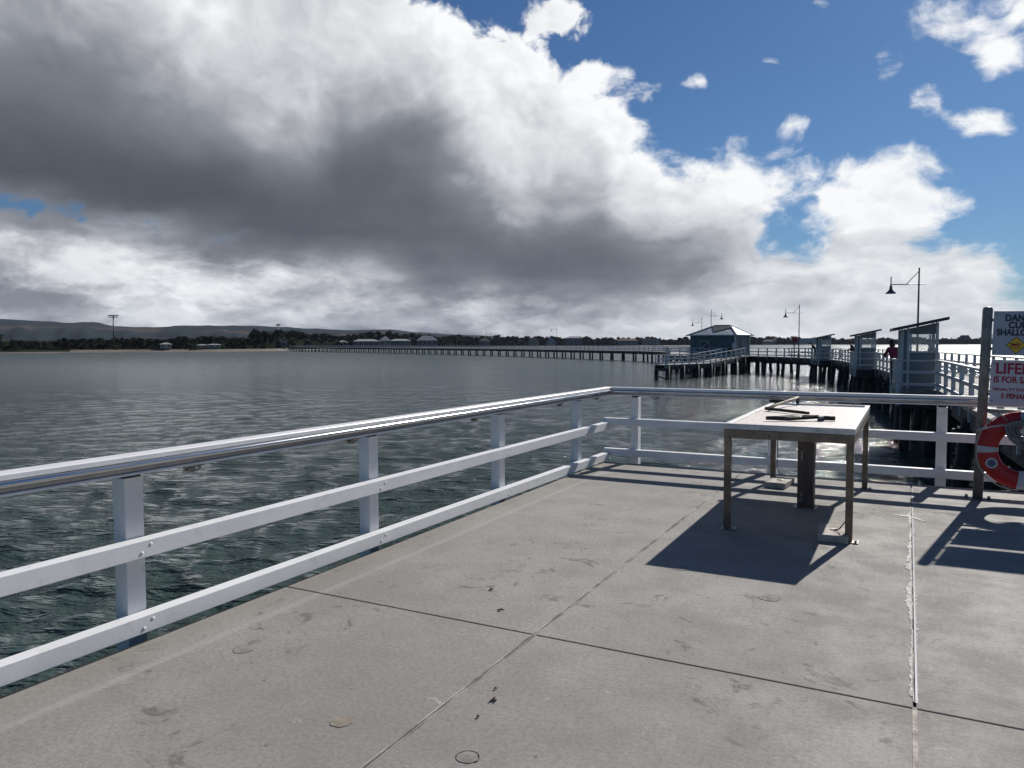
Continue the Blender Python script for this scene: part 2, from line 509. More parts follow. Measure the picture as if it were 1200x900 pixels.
def glass_mat(name, tint, rough=0.05, alpha=0.35):
    m = bpy.data.materials.new(name); m.use_nodes = True
    b = m.node_tree.nodes['Principled BSDF']
    b.inputs['Base Color'].default_value = (*tint, 1)
    b.inputs['Roughness'].default_value = rough
    b.inputs['Alpha'].default_value = alpha
    return m


M_glass = glass_mat('salt_hazed_glass', (0.6, 0.65, 0.64), 0.2, 0.16)


def concrete_mat():
    m = bpy.data.materials.new('weathered_concrete'); m.use_nodes = True
    t = NT(m.node_tree); b = m.node_tree.nodes['Principled BSDF']
    oc = t.node('ShaderNodeTexCoord').outputs['Object']
    sp_ = t.node('ShaderNodeSeparateXYZ'); t.put(sp_.inputs[0], oc)
    broad = t.noise(oc, 0.55, 8, 0.66, 0.0)
    mid = t.noise(oc, 2.6, 9, 0.68, 0.0)
    c = t.mix(t.maprange(broad, 0.40, 0.60), (0.290, 0.277, 0.256, 1), (0.37, 0.354, 0.328, 1))
    c = t.mix(t.maprange(mid, 0.42, 0.66, 0, 0.36), c, (0.235, 0.222, 0.205, 1))
    # trowel marks drawn across the slabs
    tr = t.noise(t.v('MULTIPLY', oc, (1.2, 9.0, 1.0)), 1.6, 6, 0.6, 0.8)
    c = t.mix(t.maprange(tr, 0.55, 0.72, 0, 0.15), c, (0.34, 0.33, 0.31, 1))
    # dark damp scars, small and irregular
    sc1 = t.noise(oc, 3.4, 9, 0.74, 1.2)
    gate = t.noise(t.v('ADD', oc, (5.2, 1.7, 0)), 0.75, 3, 0.5)
    dk = t.m('MULTIPLY', t.maprange(sc1, 0.565, 0.63), t.maprange(gate, 0.45, 0.57))
    c = t.mix(t.m('MULTIPLY', dk, 0.8), c, (0.095, 0.09, 0.088, 1))
    # rusty / fish-blood blots
    rs = t.noise(t.v('ADD', oc, (11.0, 3.0, 0)), 5.0, 7, 0.7, 0.6)
    rg = t.noise(t.v('ADD', oc, (2.0, 13.0, 0)), 1.1, 2, 0.5)
    c = t.mix(t.m('MULTIPLY', t.m('MULTIPLY', t.maprange(rs, 0.60, 0.68), t.maprange(rg, 0.54, 0.62)), 0.55), c, (0.16, 0.085, 0.06, 1))
    # pale lime and bird droppings
    lm = t.noise(t.v('ADD', oc, (1.0, 8.0, 0)), 7.5, 6, 0.7, 0.5)
    c = t.mix(t.m('MULTIPLY', t.m('MULTIPLY', t.maprange(lm, 0.65, 0.70), t.maprange(gate, 0.55, 0.44)), 0.8), c, (0.52, 0.51, 0.47, 1))
    # specks
    vo = t.node('ShaderNodeTexVoronoi'); vo.feature = 'F1'; vo.inputs['Scale'].default_value = 9.0; t.put(vo.inputs['Vector'], t.v('ADD', oc, t.v('SCALE', t.noise(oc, 14, 3), scale=0.06)))
    vcol = t.node('ShaderNodeSeparateColor'); t.put(vcol.inputs[0], vo.outputs['Color'])
    spk = t.m('MULTIPLY', t.m('LESS_THAN', vo.outputs['Distance'], t.m('MULTIPLY', vcol.outputs[0], 0.11)), t.m('GREATER_THAN', vcol.outputs[1], 0.72))
    c = t.mix(t.m('MULTIPLY', spk, 0.65), c, (0.07, 0.06, 0.055, 1))
    vp = t.m('MULTIPLY', t.m('LESS_THAN', vo.outputs['Distance'], t.m('MULTIPLY', vcol.outputs[0], 0.07)), t.m('LESS_THAN', vcol.outputs[1], 0.12))
    c = t.mix(t.m('MULTIPLY', vp, 0.8), c, (0.6, 0.6, 0.57, 1))
    g2 = t.noise(oc, 42, 6, 0.75)
    c = t.mix(t.maprange(g2, 0.40, 0.64, 0, 0.55), c, (0.17, 0.16, 0.148, 1))
    grain = t.noise(oc, 160, 4, 0.7)
    c = t.mix(t.maprange(grain, 0.35, 0.68, 0, 0.42), c, (0.13, 0.125, 0.115, 1))
    # pale formwork line along the seaward edge
    ed = t.m('ABSOLUTE', t.m('SUBTRACT', t.m('ADD', sp_.outputs[0], t.m('MULTIPLY', t.m('SUBTRACT', mid, 0.5), 0.05)), -3.36))
    c = t.mix(t.m('MULTIPLY', t.maprange(ed, 0.05, 0.012), t.m('MULTIPLY', mid, 0.45)), c, (0.46, 0.45, 0.40, 1))
    ed2 = t.maprange(sp_.outputs[0], -3.40, -3.60, 0, 0.35)
    c = t.mix(ed2, c, (0.20, 0.175, 0.14, 1))
    t.put(b.inputs['Base Color'], c)
    t.put(b.inputs['Roughness'], t.maprange(mid, 0.3, 0.7, 0.72, 0.9))
    b.inputs['Specular IOR Level'].default_value = 0.3
    bn = t.node('ShaderNodeBump'); bn.inputs['Strength'].default_value = 0.35; bn.inputs['Distance'].default_value = 0.004
    t.put(bn.inputs['Height'], t.m('ADD', t.m('MULTIPLY', grain, 0.6), t.m('MULTIPLY', g2, 0.9)))
    t.put(b.inputs['Normal'], bn.outputs[0])
    return m


M_conc = concrete_mat()


def water_mat():
    m = bpy.data.materials.new('sea_water'); m.use_nodes = True
    t = NT(m.node_tree); b = m.node_tree.nodes['Principled BSDF']
    geo = t.node('ShaderNodeNewGeometry').outputs['Position']
    n = t.noise(geo, 0.035, 4, 0.5)
    c = t.mix(t.maprange(n, 0.35, 0.65), (0.021, 0.043, 0.037, 1), (0.025, 0.048, 0.042, 1))
    t.put(b.inputs['Base Color'], c)
    b.inputs['IOR'].default_value = 1.33
    t.put(b.inputs['Roughness'], t.maprange(t.v('LENGTH', geo), 20.0, 280.0, 0.06, 0.34, False))
    rot = t.node('ShaderNodeMapping'); rot.inputs['Rotation'].default_value = (0, 0, R(-27)); t.put(rot.inputs['Vector'], geo)
    r1 = t.v('MULTIPLY', rot.outputs[0], (1.0, 2.1, 1.0))
    h0 = t.noise(r1, 0.20, 3, 0.45, 0.0)
    h1 = t.noise(r1, 2.4, 4, 0.42, 0.0)
    h2 = t.noise(r1, 0.75, 2, 0.4, 0.0)
    h3 = t.noise(r1, 8.0, 3, 0.45, 0.0)
    hh = t.m('ADD', t.m('MULTIPLY_ADD', h0, 0.5, t.m('MULTIPLY', h1, 0.17)), t.m('ADD', t.m('MULTIPLY', h2, 0.17), t.m('MULTIPLY', h3, 0.055)))
    bn = t.node('ShaderNodeBump'); bn.inputs['Strength'].default_value = 1.0; bn.inputs['Distance'].default_value = 1.0
    t.put(bn.inputs['Height'], hh); t.put(b.inputs['Normal'], bn.outputs[0])
    return m


M_water = water_mat()

# ------------------------------------------------------------------ the sea
SEA = -2.2


def build_water():
    rr = np.concatenate([np.exp(np.linspace(np.log(2.2), np.log(320), 640)), [420, 600, 900, 1400, 2400, 4000]])
    front = np.linspace(R(-80), R(25), 760)
    back = np.linspace(R(25), R(280), 160)[1:-1]
    aa = np.concatenate([front, back])
    na, nr = len(aa), len(rr)
    Rg, Ag = np.meshgrid(rr, aa, indexing='ij')
    X = Rg * np.sin(Ag); Y = Rg * np.cos(Ag)
    Z = np.zeros_like(X)
    wr = np.random.default_rng(5)
    wind = R(148)
    cell = Rg * 0.0079
    DX = np.zeros_like(X); DY = np.zeros_like(X)
    for i in range(70):
        lam = 0.24 * (2.0 / 0.24) ** wr.random()
        th = wind + wr.normal() * 0.75
        k = 2 * PI / lam
        a = 0.0095 * lam ** 0.80 * (0.5 + wr.random())
        
        ph = wr.random() * 2 * PI
        fade = np.clip((lam / (cell + 1e-6) - 2.5) / 4.0, 0, 1)
        arg = k * (X * math.sin(th) + Y * math.cos(th)) + ph
        Z += a * fade * np.cos(arg)
        DX -= a * fade * 0.7 * np.sin(arg) * math.sin(th)
        DY -= a * fade * 0.7 * np.sin(arg) * math.cos(th)
    env = 0.75 + 0.5 * np.sin(X * 0.05 + 1.0) * np.sin(Y * 0.043 + 2.0)
    V = np.stack([X + DX, Y + DY, SEA + Z * env * 0.55], -1).reshape(-1, 3)
    V = np.concatenate([V, [[0, 0, SEA]]])
    i0 = (np.arange(nr - 1)[:, None] * na + np.arange(na)[None, :])
    j2 = (np.arange(na) + 1) % na
    i1 = (np.arange(nr - 1)[:, None] * na + j2[None, :])
    quads = np.stack([i0, i0 + na, i1 + na, i1], -1).reshape(-1, 4)[:, ::-1]
    tris = np.stack([np.arange(na), j2, np.full(na, nr * na)], -1)[:, ::-1]
    me = bpy.data.meshes.new('sea')
    nq, nt_ = len(quads), len(tris)
    me.vertices.add(len(V)); me.vertices.foreach_set('co', V.astype(np.float32).ravel())
    loops = np.concatenate([quads.ravel(), tris.ravel()]).astype(np.int32)
    me.loops.add(len(loops)); me.loops.foreach_set('vertex_index', loops)
    me.polygons.add(nq + nt_)
    me.polygons.foreach_set('loop_start', np.concatenate([np.arange(nq) * 4, nq * 4 + np.arange(nt_) * 3]).astype(np.int32))
    me.polygons.foreach_set('use_smooth', np.ones(nq + nt_, bool))
    me.update(calc_edges=True)
    me.validate()
    me.materials.append(M_water)
    o = bpy.data.objects.new('sea', me); COL.objects.link(o)
    tag(o, kind='structure')
    if sum(p.normal.z for p in me.polygons[:50]) < 0: me.flip_normals()
    return o


build_water()

# ------------------------------------------------------------------ our concrete deck
EX, EY = -3.655, 9.79           # seaward edges of the deck
def slab_set():
    g = 0.006
    xs = [(EX, -1.812), (-1.812, 0.06), (0.06, 1.95), (1.95, 5.2)]
    ys = [(-6.0, -2.3), (-2.3, 3.74), (3.74, EY)]
    mb = MB()
    for i, (x0, x1) in enumerate(xs):
        for j, (y0, y1) in enumerate(ys):
            a = x0 if i == 0 else x0 + g
            b_ = x1 - g if i < 3 else x1
            c = y0 + g if j else y0
            d = y1 - g if j < 2 else y1
            mb.box(((a + b_) / 2, (c + d) / 2, -0.09), (b_ - a, d - c, 0.18))
    o = mb.build('deck', M_conc); tag(o, kind='structure')
    bv = o.modifiers.new('bevel', 'BEVEL'); bv.width = 0.004; bv.segments = 2
    sub = MB()
    sub.box(((EX + 5.2) / 2, (EY - 6) / 2, -0.33), (5.2 - EX - 0.1, EY + 6 - 0.1, 0.3))
    tag(sub.build('deck_underside', M_beam), kind='structure')


slab_set()
M_fill = mat('joint_filler', (0.30, 0.28, 0.25), 0.8, var=0.7, scale=7, stretch=(1, 1, 1), col2=(0.06, 0.055, 0.05), bump=0.3)
M_lip = mat('worn_joint_lip', (0.38, 0.36, 0.33), 0.8, var=0.5, scale=4, col2=(0.12, 0.11, 0.10))
M_fill_tan = mat('tan_joint_filler', (0.34, 0.30, 0.25), 0.8, var=0.4, scale=9, dirt=(0.12, 0.06, 0.04), dirt_amt=0.6)
M_strip = mat('dull_joint_strip', (0.10, 0.10, 0.12), 0.4, metal=0.5, var=0.5, scale=25)
M_seal = mat('white_sealant', (0.56, 0.55, 0.52), 0.85, var=0.35, scale=26, dirt=(0.25, 0.23, 0.2), dirt_amt=0.9)
f1 = MB(); f1.box((-1.812, 4.0, -0.012), (0.026, 11.6, 0.02))
# pale raised lips on either side of the middle joint
f1.box((-1.821, 4.0, 0.0005), (0.009, 11.5, 0.004), mi=1); f1.box((-1.803, 4.0, 0.0005), (0.005, 11.5, 0.004), mi=1)
tag(f1.build('joint_filler', [M_fill, M_lip]), kind='structure')
f2 = MB(); f2.box((0.06, 1.1, 0.0), (0.020, 5.3, 0.006)); tag(f2.build('joint_filler', M_fill_tan), kind='structure')
f3 = MB(); f3.box((0.068, 6.65, -0.002), (0.010, 5.7, 0.006)); f3.box((0.056, 6.65, 0.001), (0.006, 5.7, 0.006), mi=1)
tag(f3.build('joint_strip', [M_strip, M_fill]), kind='structure')


def sealant():
    """ragged smear of white sealant along the joint"""
    r_ = random.Random(3)
    vs, fs = [], []
    y = 3.86
    L_, Rr = [], []
    w1, w2 = 0.02, 0.01
    while y < 8.45:
        w1 += r_.uniform(-0.010, 0.010) + (0.013 + 0.008 * math.sin(y * 5) - w1) * 0.35
        if r_.random() < 0.09: w1 += r_.uniform(0.01, 0.04)
        w2 += r_.uniform(-0.006, 0.006) + (0.004 - w2) * 0.4
        k = 1.2 if 5.0 < y < 8.2 else 0.7
        L_.append((0.052 - max(0.002, w1) * k * 0.75, y, 0.003)); Rr.append((0.053, y, 0.003))
        y += r_.uniform(0.018, 0.04)
    vs = L_ + Rr; n = len(L_)
    fs = [(i, n + i, n + i + 1, i + 1) for i in range(n - 1)]
    mb = MB(); mb.add(vs, fs)
    y = 3.9; A, B = [], []
    while y < 8.4:
        w2 = max(0.0, r_.gauss(-0.003, 0.007)) + (0.02 if r_.random() < 0.03 else 0)
        A.append((0.074, y, 0.0028)); B.append((0.074 + w2, y, 0.0028)); y += r_.uniform(0.02, 0.05)
    n = len(A)
    mb.add(A + B, [(i, n + i, n + i + 1, i + 1) for i in range(n - 1)])
    # the cross smear near the far end
    mb.add([(-0.11, 7.95, 0.0032), (-0.03, 7.91, 0.0032), (0.06, 7.88, 0.0032), (0.12, 7.80, 0.0032), (0.17, 7.76, 0.0032), (0.15, 7.84, 0.0032), (0.07, 7.96, 0.0032), (-0.02, 7.97, 0.0032)], [tuple(range(8))])
    o = mb.build('joint_sealant', M_seal)
    tag(o, kind='structure')


sealant()
# round core plugs and stains let into the slabs
M_plug = mat('core_plug_mortar', (0.30, 0.262, 0.21), 0.85, var=0.3, scale=14, dirt=(0.1, 0.08, 0.06), dirt_amt=0.5)
M_plug2 = mat('core_plug_grey', (0.245, 0.235, 0.215), 0.85, var=0.3, scale=14)


def plug(x, y, r, m, ring=False, seed=1):
    r_ = random.Random(seed)
    mb = MB(); n = 26
    rad = [r * (1 + r_.uniform(-0.07, 0.07)) for _ in range(n)]
    mb.add([(x + rad[i] * math.cos(2 * PI * i / n), y + rad[i] * math.sin(2 * PI * i / n), 0.0025) for i in range(n)], [tuple(range(n))])
    if ring:
        mb.tube([(x + r * 1.07 * math.cos(q), y + r * 1.07 * math.sin(q), 0.0) for q in [R(-20) + R(220) * i / 18 for i in range(19)]], 0.004, 6, mi=1)
    tag(mb.build('core_plug', [m, M_black]), kind='structure')


plug(-2.123, 2.48, 0.048, M_plug, seed=1)
plug(-1.496, 2.485, 0.043, M_plug2, True, seed=2)
plug(-0.75, 4.98, 0.07, M_plug2, seed=3)
plug(-1.42, 5.35, 0.06, M_plug2, seed=4)
plug(-3.10, 2.85, 0.055, M_plug2, seed=5)
# leaf litter and weed on the slabs
M_weed = mat('dry_red_weed', (0.09, 0.045, 0.035), 0.9, var=0.4, scale=30)
M_dirtc = mat('dark_grime', (0.10, 0.092, 0.08), 0.9, var=0.4, scale=30)
wb = MB(); r_ = random.Random(9)
for (x, y, s_) in ((-1.63, 2.95, 0.035), (-2.16, 3.99, 0.022), (-1.68, 3.05, 0.010), (-2.4, 4.3, 0.03), (-1.62, 2.78, 0.008)):
    a = r_.uniform(0, 3)
    for k in range(4):
        q = a + r_.uniform(-0.5, 0.5); L_ = s_ * r_.uniform(0.5, 1)
        ox, oy = r_.uniform(-1, 1) * s_ * 0.3, r_.uniform(-1, 1) * s_ * 0.3
        wb.tube([(x + ox - L_ * math.cos(q), y + oy - L_ * math.sin(q), 0.004), (x + ox, y + oy, 0.010), (x + ox + L_ * math.cos(q + 0.4), y + oy + L_ * math.sin(q + 0.4), 0.004)], [0.001, 0.004, 0.0015], 5)
tag(wb.build('weed_scraps', M_weed), 'dry scraps of reddish seaweed scattered on the concrete', 'seaweed', kind='stuff')
# piles that carry the deck
pm = MB()
for x in (-3.0, 0.0, 3.0):
    for y in (-4, 0.5, 5, 9.3): pm.tube([(x, y, -0.45), (x, y, -4)], 0.17, 12)
tag(pm.build('deck_support', M_pile), kind='structure')

# ------------------------------------------------------------------ white railings round our deck
RA, RB = Vector((-3.83, -6.0, 0)), Vector((-3.635, 9.885, 0))       # inner face line, left side
def rail_x(y): return RA.x + (RB.x - RA.x) * (y - RA.y) / (RB.y - RA.y)
BY = 9.885                                                          # inner face of the back rails


def handrail_parts(path, par, st=None, en=None):
    """white top plank, polished tube, brushed face strip and pale lip; + sideways is towards the deck"""
    plank = [(-0.10, 0.990), (-0.097, 0.987), (0.012, 0.987), (0.017, 0.992), (0.017, 1.014), (0.011, 1.02), (-0.094, 1.02), (-0.10, 1.014)]
    plank = [(-0.10, 0.986), (0.012, 0.986), (0.017, 0.991), (0.017, 1.014), (0.011, 1.02), (-0.094, 1.02), (-0.10, 1.014)]
    arc = [(0.019 + 0.016 * math.cos(q), 0.9695 + 0.0155 * math.sin(q)) for q in [R(90) - R(180) * i / 10 for i in range(11)]]
    tube_ = arc + [(-0.08, 0.954), (-0.08, 0.985)]
    face = [(-0.085, 0.930), (0.010, 0.930), (0.013, 0.933), (0.013, 0.9525), (-0.085, 0.9525)]
    lip = [(-0.085, 0.912), (0.012, 0.912), (0.016, 0.915), (0.016, 0.924), (0.010, 0.9275), (-0.085, 0.9275)]
    sh = lambda pr: pr[::-1]
    for nm, pr, m_, sm in (('top_plank', plank, M_cap, False), ('polished_tube', tube_, M_steel, True), ('face_strip', face, M_brushed, False), ('bottom_lip', lip, M_cap, False)):
        mb = MB(); mb.sweep(path, pr, start=st, end=en)
        o = mb.build(nm, m_, par, recalc=True)
        if sm:
            for p in o.data.polygons: p.use_smooth = len(p.vertices) == 4
            o.data.set_sharp_from_angle(angle=R(35))


left = empty('railing', (RA.x, 2, 0), 0, 'white painted railing with polished handrail running down the left edge of the concrete deck', 'railing')
back = empty('railing', (0, BY, 0), 0, 'white painted railing with polished handrail across the far end of the deck, behind the table', 'railing')


def local(mbpts, o): return mbpts


d45 = (Vector((0, 1, 0)) + Vector((1, 0, 0))).normalized()
lp = [(RA.x, RA.y, 0), (RB.x, BY, 0)]
off = -Vector(left.location); offb = -Vector(back.location)
handrail_parts([Vector(p) + off for p in lp], left, None, (1, 0, 0))
handrail_parts([Vector((RB.x, BY, 0)) + offb, Vector((5.2, BY, 0)) + offb], back, (0, 1, 0), None)
for z in (0.018, 0.440):
    mb = MB(); h = 0.098
    dirv = (RB - RA).normalized(); nv = Vector((dirv.y, -dirv.x, 0))
    a = RA - nv * 0.045; b_ = RB - nv * 0.045; b_.y = BY - 0.004
    mb.bar(Vector((a.x, a.y, z + h)) + off, Vector((b_.x, b_.y, z + h)) + off, 0.09, h, top=True)
    mb.build('bottom_rail' if z < 0.3 else 'middle_rail', M_white, left, bevel=0.004)
    mb = MB(); zz = z + 0.055
    mb.bar(Vector((RB.x - 0.09, BY + 0.045, zz + h)) + offb, Vector((5.2, BY + 0.045, zz + h)) + offb, 0.09, h, top=True)
    mb.build('bottom_rail' if z < 0.3 else 'middle_rail', M_white, back, bevel=0.004)


kb = MB(); kb.bar((RA.x - 0.03 + 0.105, RA.y, -0.03), (RB.x - 0.045 + 0.0, BY, -0.03), 0.05, 0.30, top=True)  # black strip added to stand for the shade in the gap along the deck edge
tag(kb.build('edge_shade_strip', M_black), kind='structure')


def post(par, x, y, offv):
    p = MB(); z0_ = -0.25; p.box(Vector((x, y, (0.88 + z0_) / 2)) + offv, (0.105, 0.115, 0.88 - z0_))
    o = p.build('post', M_white, par, bevel=0.003)
    c = MB(); c.box(Vector((x, y, 0.896)) + offv, (0.085, 0.10, 0.030)); c.build('packer', M_black, o)


def clip(par, x, y, offv, rz):
    c = MB()
    M_ = Matrix.Translation(Vector((x, y, 0)) + offv) @ Matrix.Rotation(rz, 4, 'Z')
    c.tube([M_ @ Vector((0.0, q, z)) for q, z in ((-0.055, 0.912), (-0.055, 0.882), (0.0, 0.868), (0.055, 0.882), (0.055, 0.912))], 0.006, 6)
    c.box((0, 0.0, 0.906), (0.05, 0.13, 0.010), M=M_)
    c.box((0, -0.02, 0.888), (0.045, 0.05, 0.016), M=M_)
    c.build('hook_bracket', M_clip, par)


bolt_me = None


def bolt(par, p, ax):
    global bolt_me
    if bolt_me is None:
        q = MB(); q.tube([(0, 0, 0), (0, 0, 0.002), (0, 0, 0.0035)], [0.010, 0.0095, 0.005], 8)
        o = q.build('bolt', M_white, par); bolt_me = o.data
    else:
        o = bpy.data.objects.new('bolt', bolt_me); COL.objects.link(o); o.parent = par
    o.location = p; o.rotation_euler = (0, R(90), 0) if ax == 'x' else (R(90), 0, 0)


for rl_ in list(left.children):
    if rl_.name.startswith(('bottom_rail', 'middle_rail')):
        zc = 0.067 if rl_.name.startswith('bottom') else 0.489
        for y in (2.75, 4.86, 6.99, 9.06):
            for dy_ in (-0.028, 0.028): bolt(rl_, Vector((rail_x(y), y + dy_, zc + dy_ * 0.7)) + off, 'x')
for rl_ in list(back.children):
    if rl_.name.startswith(('bottom_rail', 'middle_rail')):
        zc = 0.122 if rl_.name.startswith('bottom') else 0.544
        for x in (-3.31, -1.50, 0.36):
            for dy_ in (-0.028, 0.028): bolt(rl_, Vector((x + dy_, BY, zc + dy_ * 0.7)) + offb, 'y')
for y in (0.65, 2.75, 4.86, 6.99, 9.06):
    post(left, rail_x(y) - 0.145, y, off)
for y in (-4.2, -1.7): post(left, rail_x(y) - 0.145, y, off)
for y in (1.2, 3.08, 4.52, 6.32, 8.28, 9.45): clip(left, rail_x(y) - 0.02, y, off, 0)
for x in (-3.31, -1.50, 0.36, 2.20, 4.05): post(back, x, BY + 0.145, offb)
for x in (-3.0, -0.55, 0.62, 2.6): clip(back, x, BY + 0.02, offb, R(90))

# ------------------------------------------------------------------ land, hills and haze
def px_ray(px):
    """plan direction for a bearing; px is a bearing index along the horizon (degrees handled below)"""
    return None


def bearing(a, d):      # a: degrees right of +Y, d: metres
    return Vector((math.sin(R(a)) * d, math.cos(R(a)) * d, 0))


# shoreline: bearing in degrees, distance in metres
SHORE = [(-112, 250), (-90, 330), (-75, 380), (-66, 395), (-61.4, 405), (-57.5, 405), (-52.3, 402), (-48.3, 398), (-45.0, 425), (-40.2, 600), (-34, 780), (-27, 920), (-20, 1050), (-14, 1300), (-5, 1600), (6, 1750), (20, 1800), (45, 1500)]


def shore_d(a):
    for (a0, d0), (a1, d1) in zip(SHORE, SHORE[1:]):
        if a0 <= a <= a1: return d0 + (d1 - d0) * (a - a0) / (a1 - a0)
    return SHORE[-1][1]


M_sand = mat('beach_sand', (0.15, 0.125, 0.10), 0.9, var=0.3, scale=0.05)
M_land = mat('scrubby_ground', (0.025, 0.028, 0.018), 0.95, var=0.4, scale=0.03, spec=0.0)
la = MB()
angs = [-112 + 157 * i / 240 for i in range(241)]
prof = [(0, -2.6, 0), (9, -1.7, 0), (16, -0.9, 1), (60, 0.2, 1), (400, 3.0, 1), (1500, 10.0, 1), (3600, 24.0, 1)]
vs = []
r_ = random.Random(4)
for a in angs:
    d0 = shore_d(a) + 3 * math.sin(a * 1.7) + 2 * math.sin(a * 5.1)
    for dd, z, k in prof: 
        p = bearing(a, d0 + dd); vs.append((p.x, p.y, z))
np_ = len(prof)
fs, mi = [], []
for i in range(len(angs) - 1):
    for j in range(np_ - 1):
        fs.append((i * np_ + j, (i + 1) * np_ + j, (i + 1) * np_ + j + 1, i * np_ + j + 1)); mi.append(0 if (j < 1 or (j < 2 and -58 < angs[i] < -44)) else 1)
la.v = vs; la.f = fs; la.mi = mi; la.sm = [True] * len(fs)
tag(la.build('land', [M_sand, M_land], recalc=True), kind='structure')
for p in bpy.data.objects['land'].data.polygons[:1]:
    if p.normal.z < 0: bpy.data.objects['land'].data.flip_normals()

# hills: (bearing, elevation in degrees of the crest)
M_hill = mat('hill_forest_and_paddocks', (0.030, 0.042, 0.030), 0.95, var=0.3, scale=0.004, bump=0.0, spec=0.0)
ht = NT(M_hill.node_tree); hb = M_hill.node_tree.nodes['Principled BSDF']
hp = ht.node('ShaderNodeTexCoord').outputs['Object']
hn = ht.noise(ht.v('MULTIPLY', hp, (1, 1, 2.2)), 0.0026, 5, 0.55, 0.6)
hn2 = ht.noise(hp, 0.011, 6, 0.65)
hsp = ht.node('ShaderNodeSeparateXYZ'); ht.put(hsp.inputs[0], hp)
pad = ht.m('MULTIPLY', ht.maprange(hn, 0.56, 0.61), ht.maprange(hsp.outputs[2], 95, 70))
hc = ht.mix(ht.maprange(hn2, 0.4, 0.65), (0.010, 0.017, 0.019, 1), (0.018, 0.026, 0.029, 1))
hc = ht.mix(pad, hc, (0.062, 0.048, 0.040, 1))
ht.put(hb.inputs['Base Color'], hc)


def ridge(name, crest, dist, depth, seed):
    r_ = random.Random(seed)
    mb = MB(); vs = []
    n = 260; rows = 9
    a0, a1 = crest[0][0], crest[-1][0]
    ph = [r_.uniform(0, 6) for _ in range(6)]
    for i in range(n + 1):
        a = a0 + (a1 - a0) * i / n
        for (b0, e0), (b1, e1) in zip(crest, crest[1:]):
            if b0 <= a <= b1:
                t = (a - b0) / (b1 - b0); t = t * t * (3 - 2 * t); e = e0 + (e1 - e0) * t; break
        h = math.tan(R(max(e, 0.001))) * (dist) + EYE
        for j in range(rows):
            t = j / (rows - 1)
            d = dist - depth * (1 - t)
            z = h * (t ** 0.8) * (1 + 0.0 * t) - 4 * (1 - t)
            if 0 < j: z += h * 0.05 * math.sin(a * 2.1 + ph[0] + t * 3) * (1 - t) * 2 + h * 0.07 * math.sin(a * 5.3 + ph[1] - t * 5) * (1 - t)
            z += (math.sin(a * 17 + ph[2]) + math.sin(a * 41 + ph[3])) * h * 0.006 * t + (r_.uniform(-1, 1) * h * 0.012 * t)
            p = bearing(a, d); vs.append((p.x, p.y, z))
        p = bearing(a, dist + depth * 0.6); vs.append((p.x, p.y, h * 0.3))
    R_ = rows + 1
    fs = [(i * R_ + j, (i + 1) * R_ + j, (i + 1) * R_ + j + 1, i * R_ + j + 1) for i in range(n) for j in range(R_ - 1)]
    mb.add(vs, fs, 0, True)
    tag(mb.build(name, M_hill, recalc=True), kind='structure')


# bearings of photo columns: 0 -> -61.5, 200 -> -51.7, 400 -> -40.2, 600 -> -27.5
ridge('hills', [(-100, 1.6), (-80, 1.9), (-68, 1.8), (-61.5, 1.62), (-59.5, 1.52), (-57.6, 1.42), (-56.3, 1.48), (-55.0, 1.20), (-53.0, 1.16), (-50.5, 1.30), (-46.5, 1.32), (-44.8, 1.24), (-42.0, 1.12), (-39.6, 1.02), (-36.8, 1.08), (-34.5, 0.86), (-31.0, 0.66), (-26.0, 0.4), (-20, 0.1)], 4600, 1800, 3)

# ------------------------------------------------------------------ trees
M_bark = mat('tree_bark', (0.09, 0.075, 0.06), 0.9, var=0.3, scale=3)
M_leafs = []
for i, c in enumerate([(0.016, 0.023, 0.012), (0.021, 0.028, 0.015), (0.026, 0.031, 0.018), (0.014, 0.020, 0.013)]):
    m = mat('foliage', c, 0.85, var=0.5, scale=0.6, col2=tuple(q * 1.5 for q in c), spec=0.05); M_leafs.append(m)


def crown_mesh(seed, m, tall=False):
    """many leaf-clump facets scattered through several lobes, unit height 1 from z=0.2 to 1"""
    r_ = random.Random(seed)
    mb = MB()
    lobes = []
    for k in range(9 if not tall else 7):
        a = r_.uniform(0, 6.28); q = r_.uniform(0.05, 0.36 if not tall else 0.14)
        z = r_.uniform(0.30, 0.84)
        lobes.append((q * math.cos(a), q * math.sin(a), z, r_.uniform(0.12, 0.22) * (1 if not tall else 0.75)))
    for lx, ly, lz, lr in lobes:
        for _ in range(70):
            a = r_.uniform(0, 6.28); b_ = math.acos(r_.uniform(-1, 1)); rr = lr * r_.uniform(0.55, 1.12)
            c = Vector((lx + rr * math.sin(b_) * math.cos(a), ly + rr * math.sin(b_) * math.sin(a), lz + rr * math.cos(b_) * 0.8))
            s_ = r_.uniform(0.02, 0.055)
            nrm = Vector((r_.gauss(0, 1), r_.gauss(0, 1), r_.gauss(0, 1))).normalized()
            u_ = nrm.orthogonal().normalized(); v_ = nrm.cross(u_)
            pts = [c + (u_ * math.cos(t) + v_ * math.sin(t)) * s_ * r_.uniform(0.6, 1.2) for t in (0.2, 1.4, 2.6, 3.9, 5.2)]
            mb.add(pts, [(0, 1, 2, 3, 4)])
        # a dark core so that the crown is not see-through everywhere
        k = 6
        vs = [(lx + lr * 0.62 * math.cos(2 * PI * i / k) * c_, ly + lr * 0.62 * math.sin(2 * PI * i / k) * c_, lz + lr * 0.5 * s2) for s2, c_ in ((-1, 0.5), (-0.3, 1), (0.5, 0.9), (1, 0.35)) for i in range(k)]
        mb.add(vs, [(r * k + i, r * k + (i + 1) % k, (r + 1) * k + (i + 1) % k, (r + 1) * k + i) for r in range(3) for i in range(k)])
    o = mb.build('crown', m)
    return o, lobes


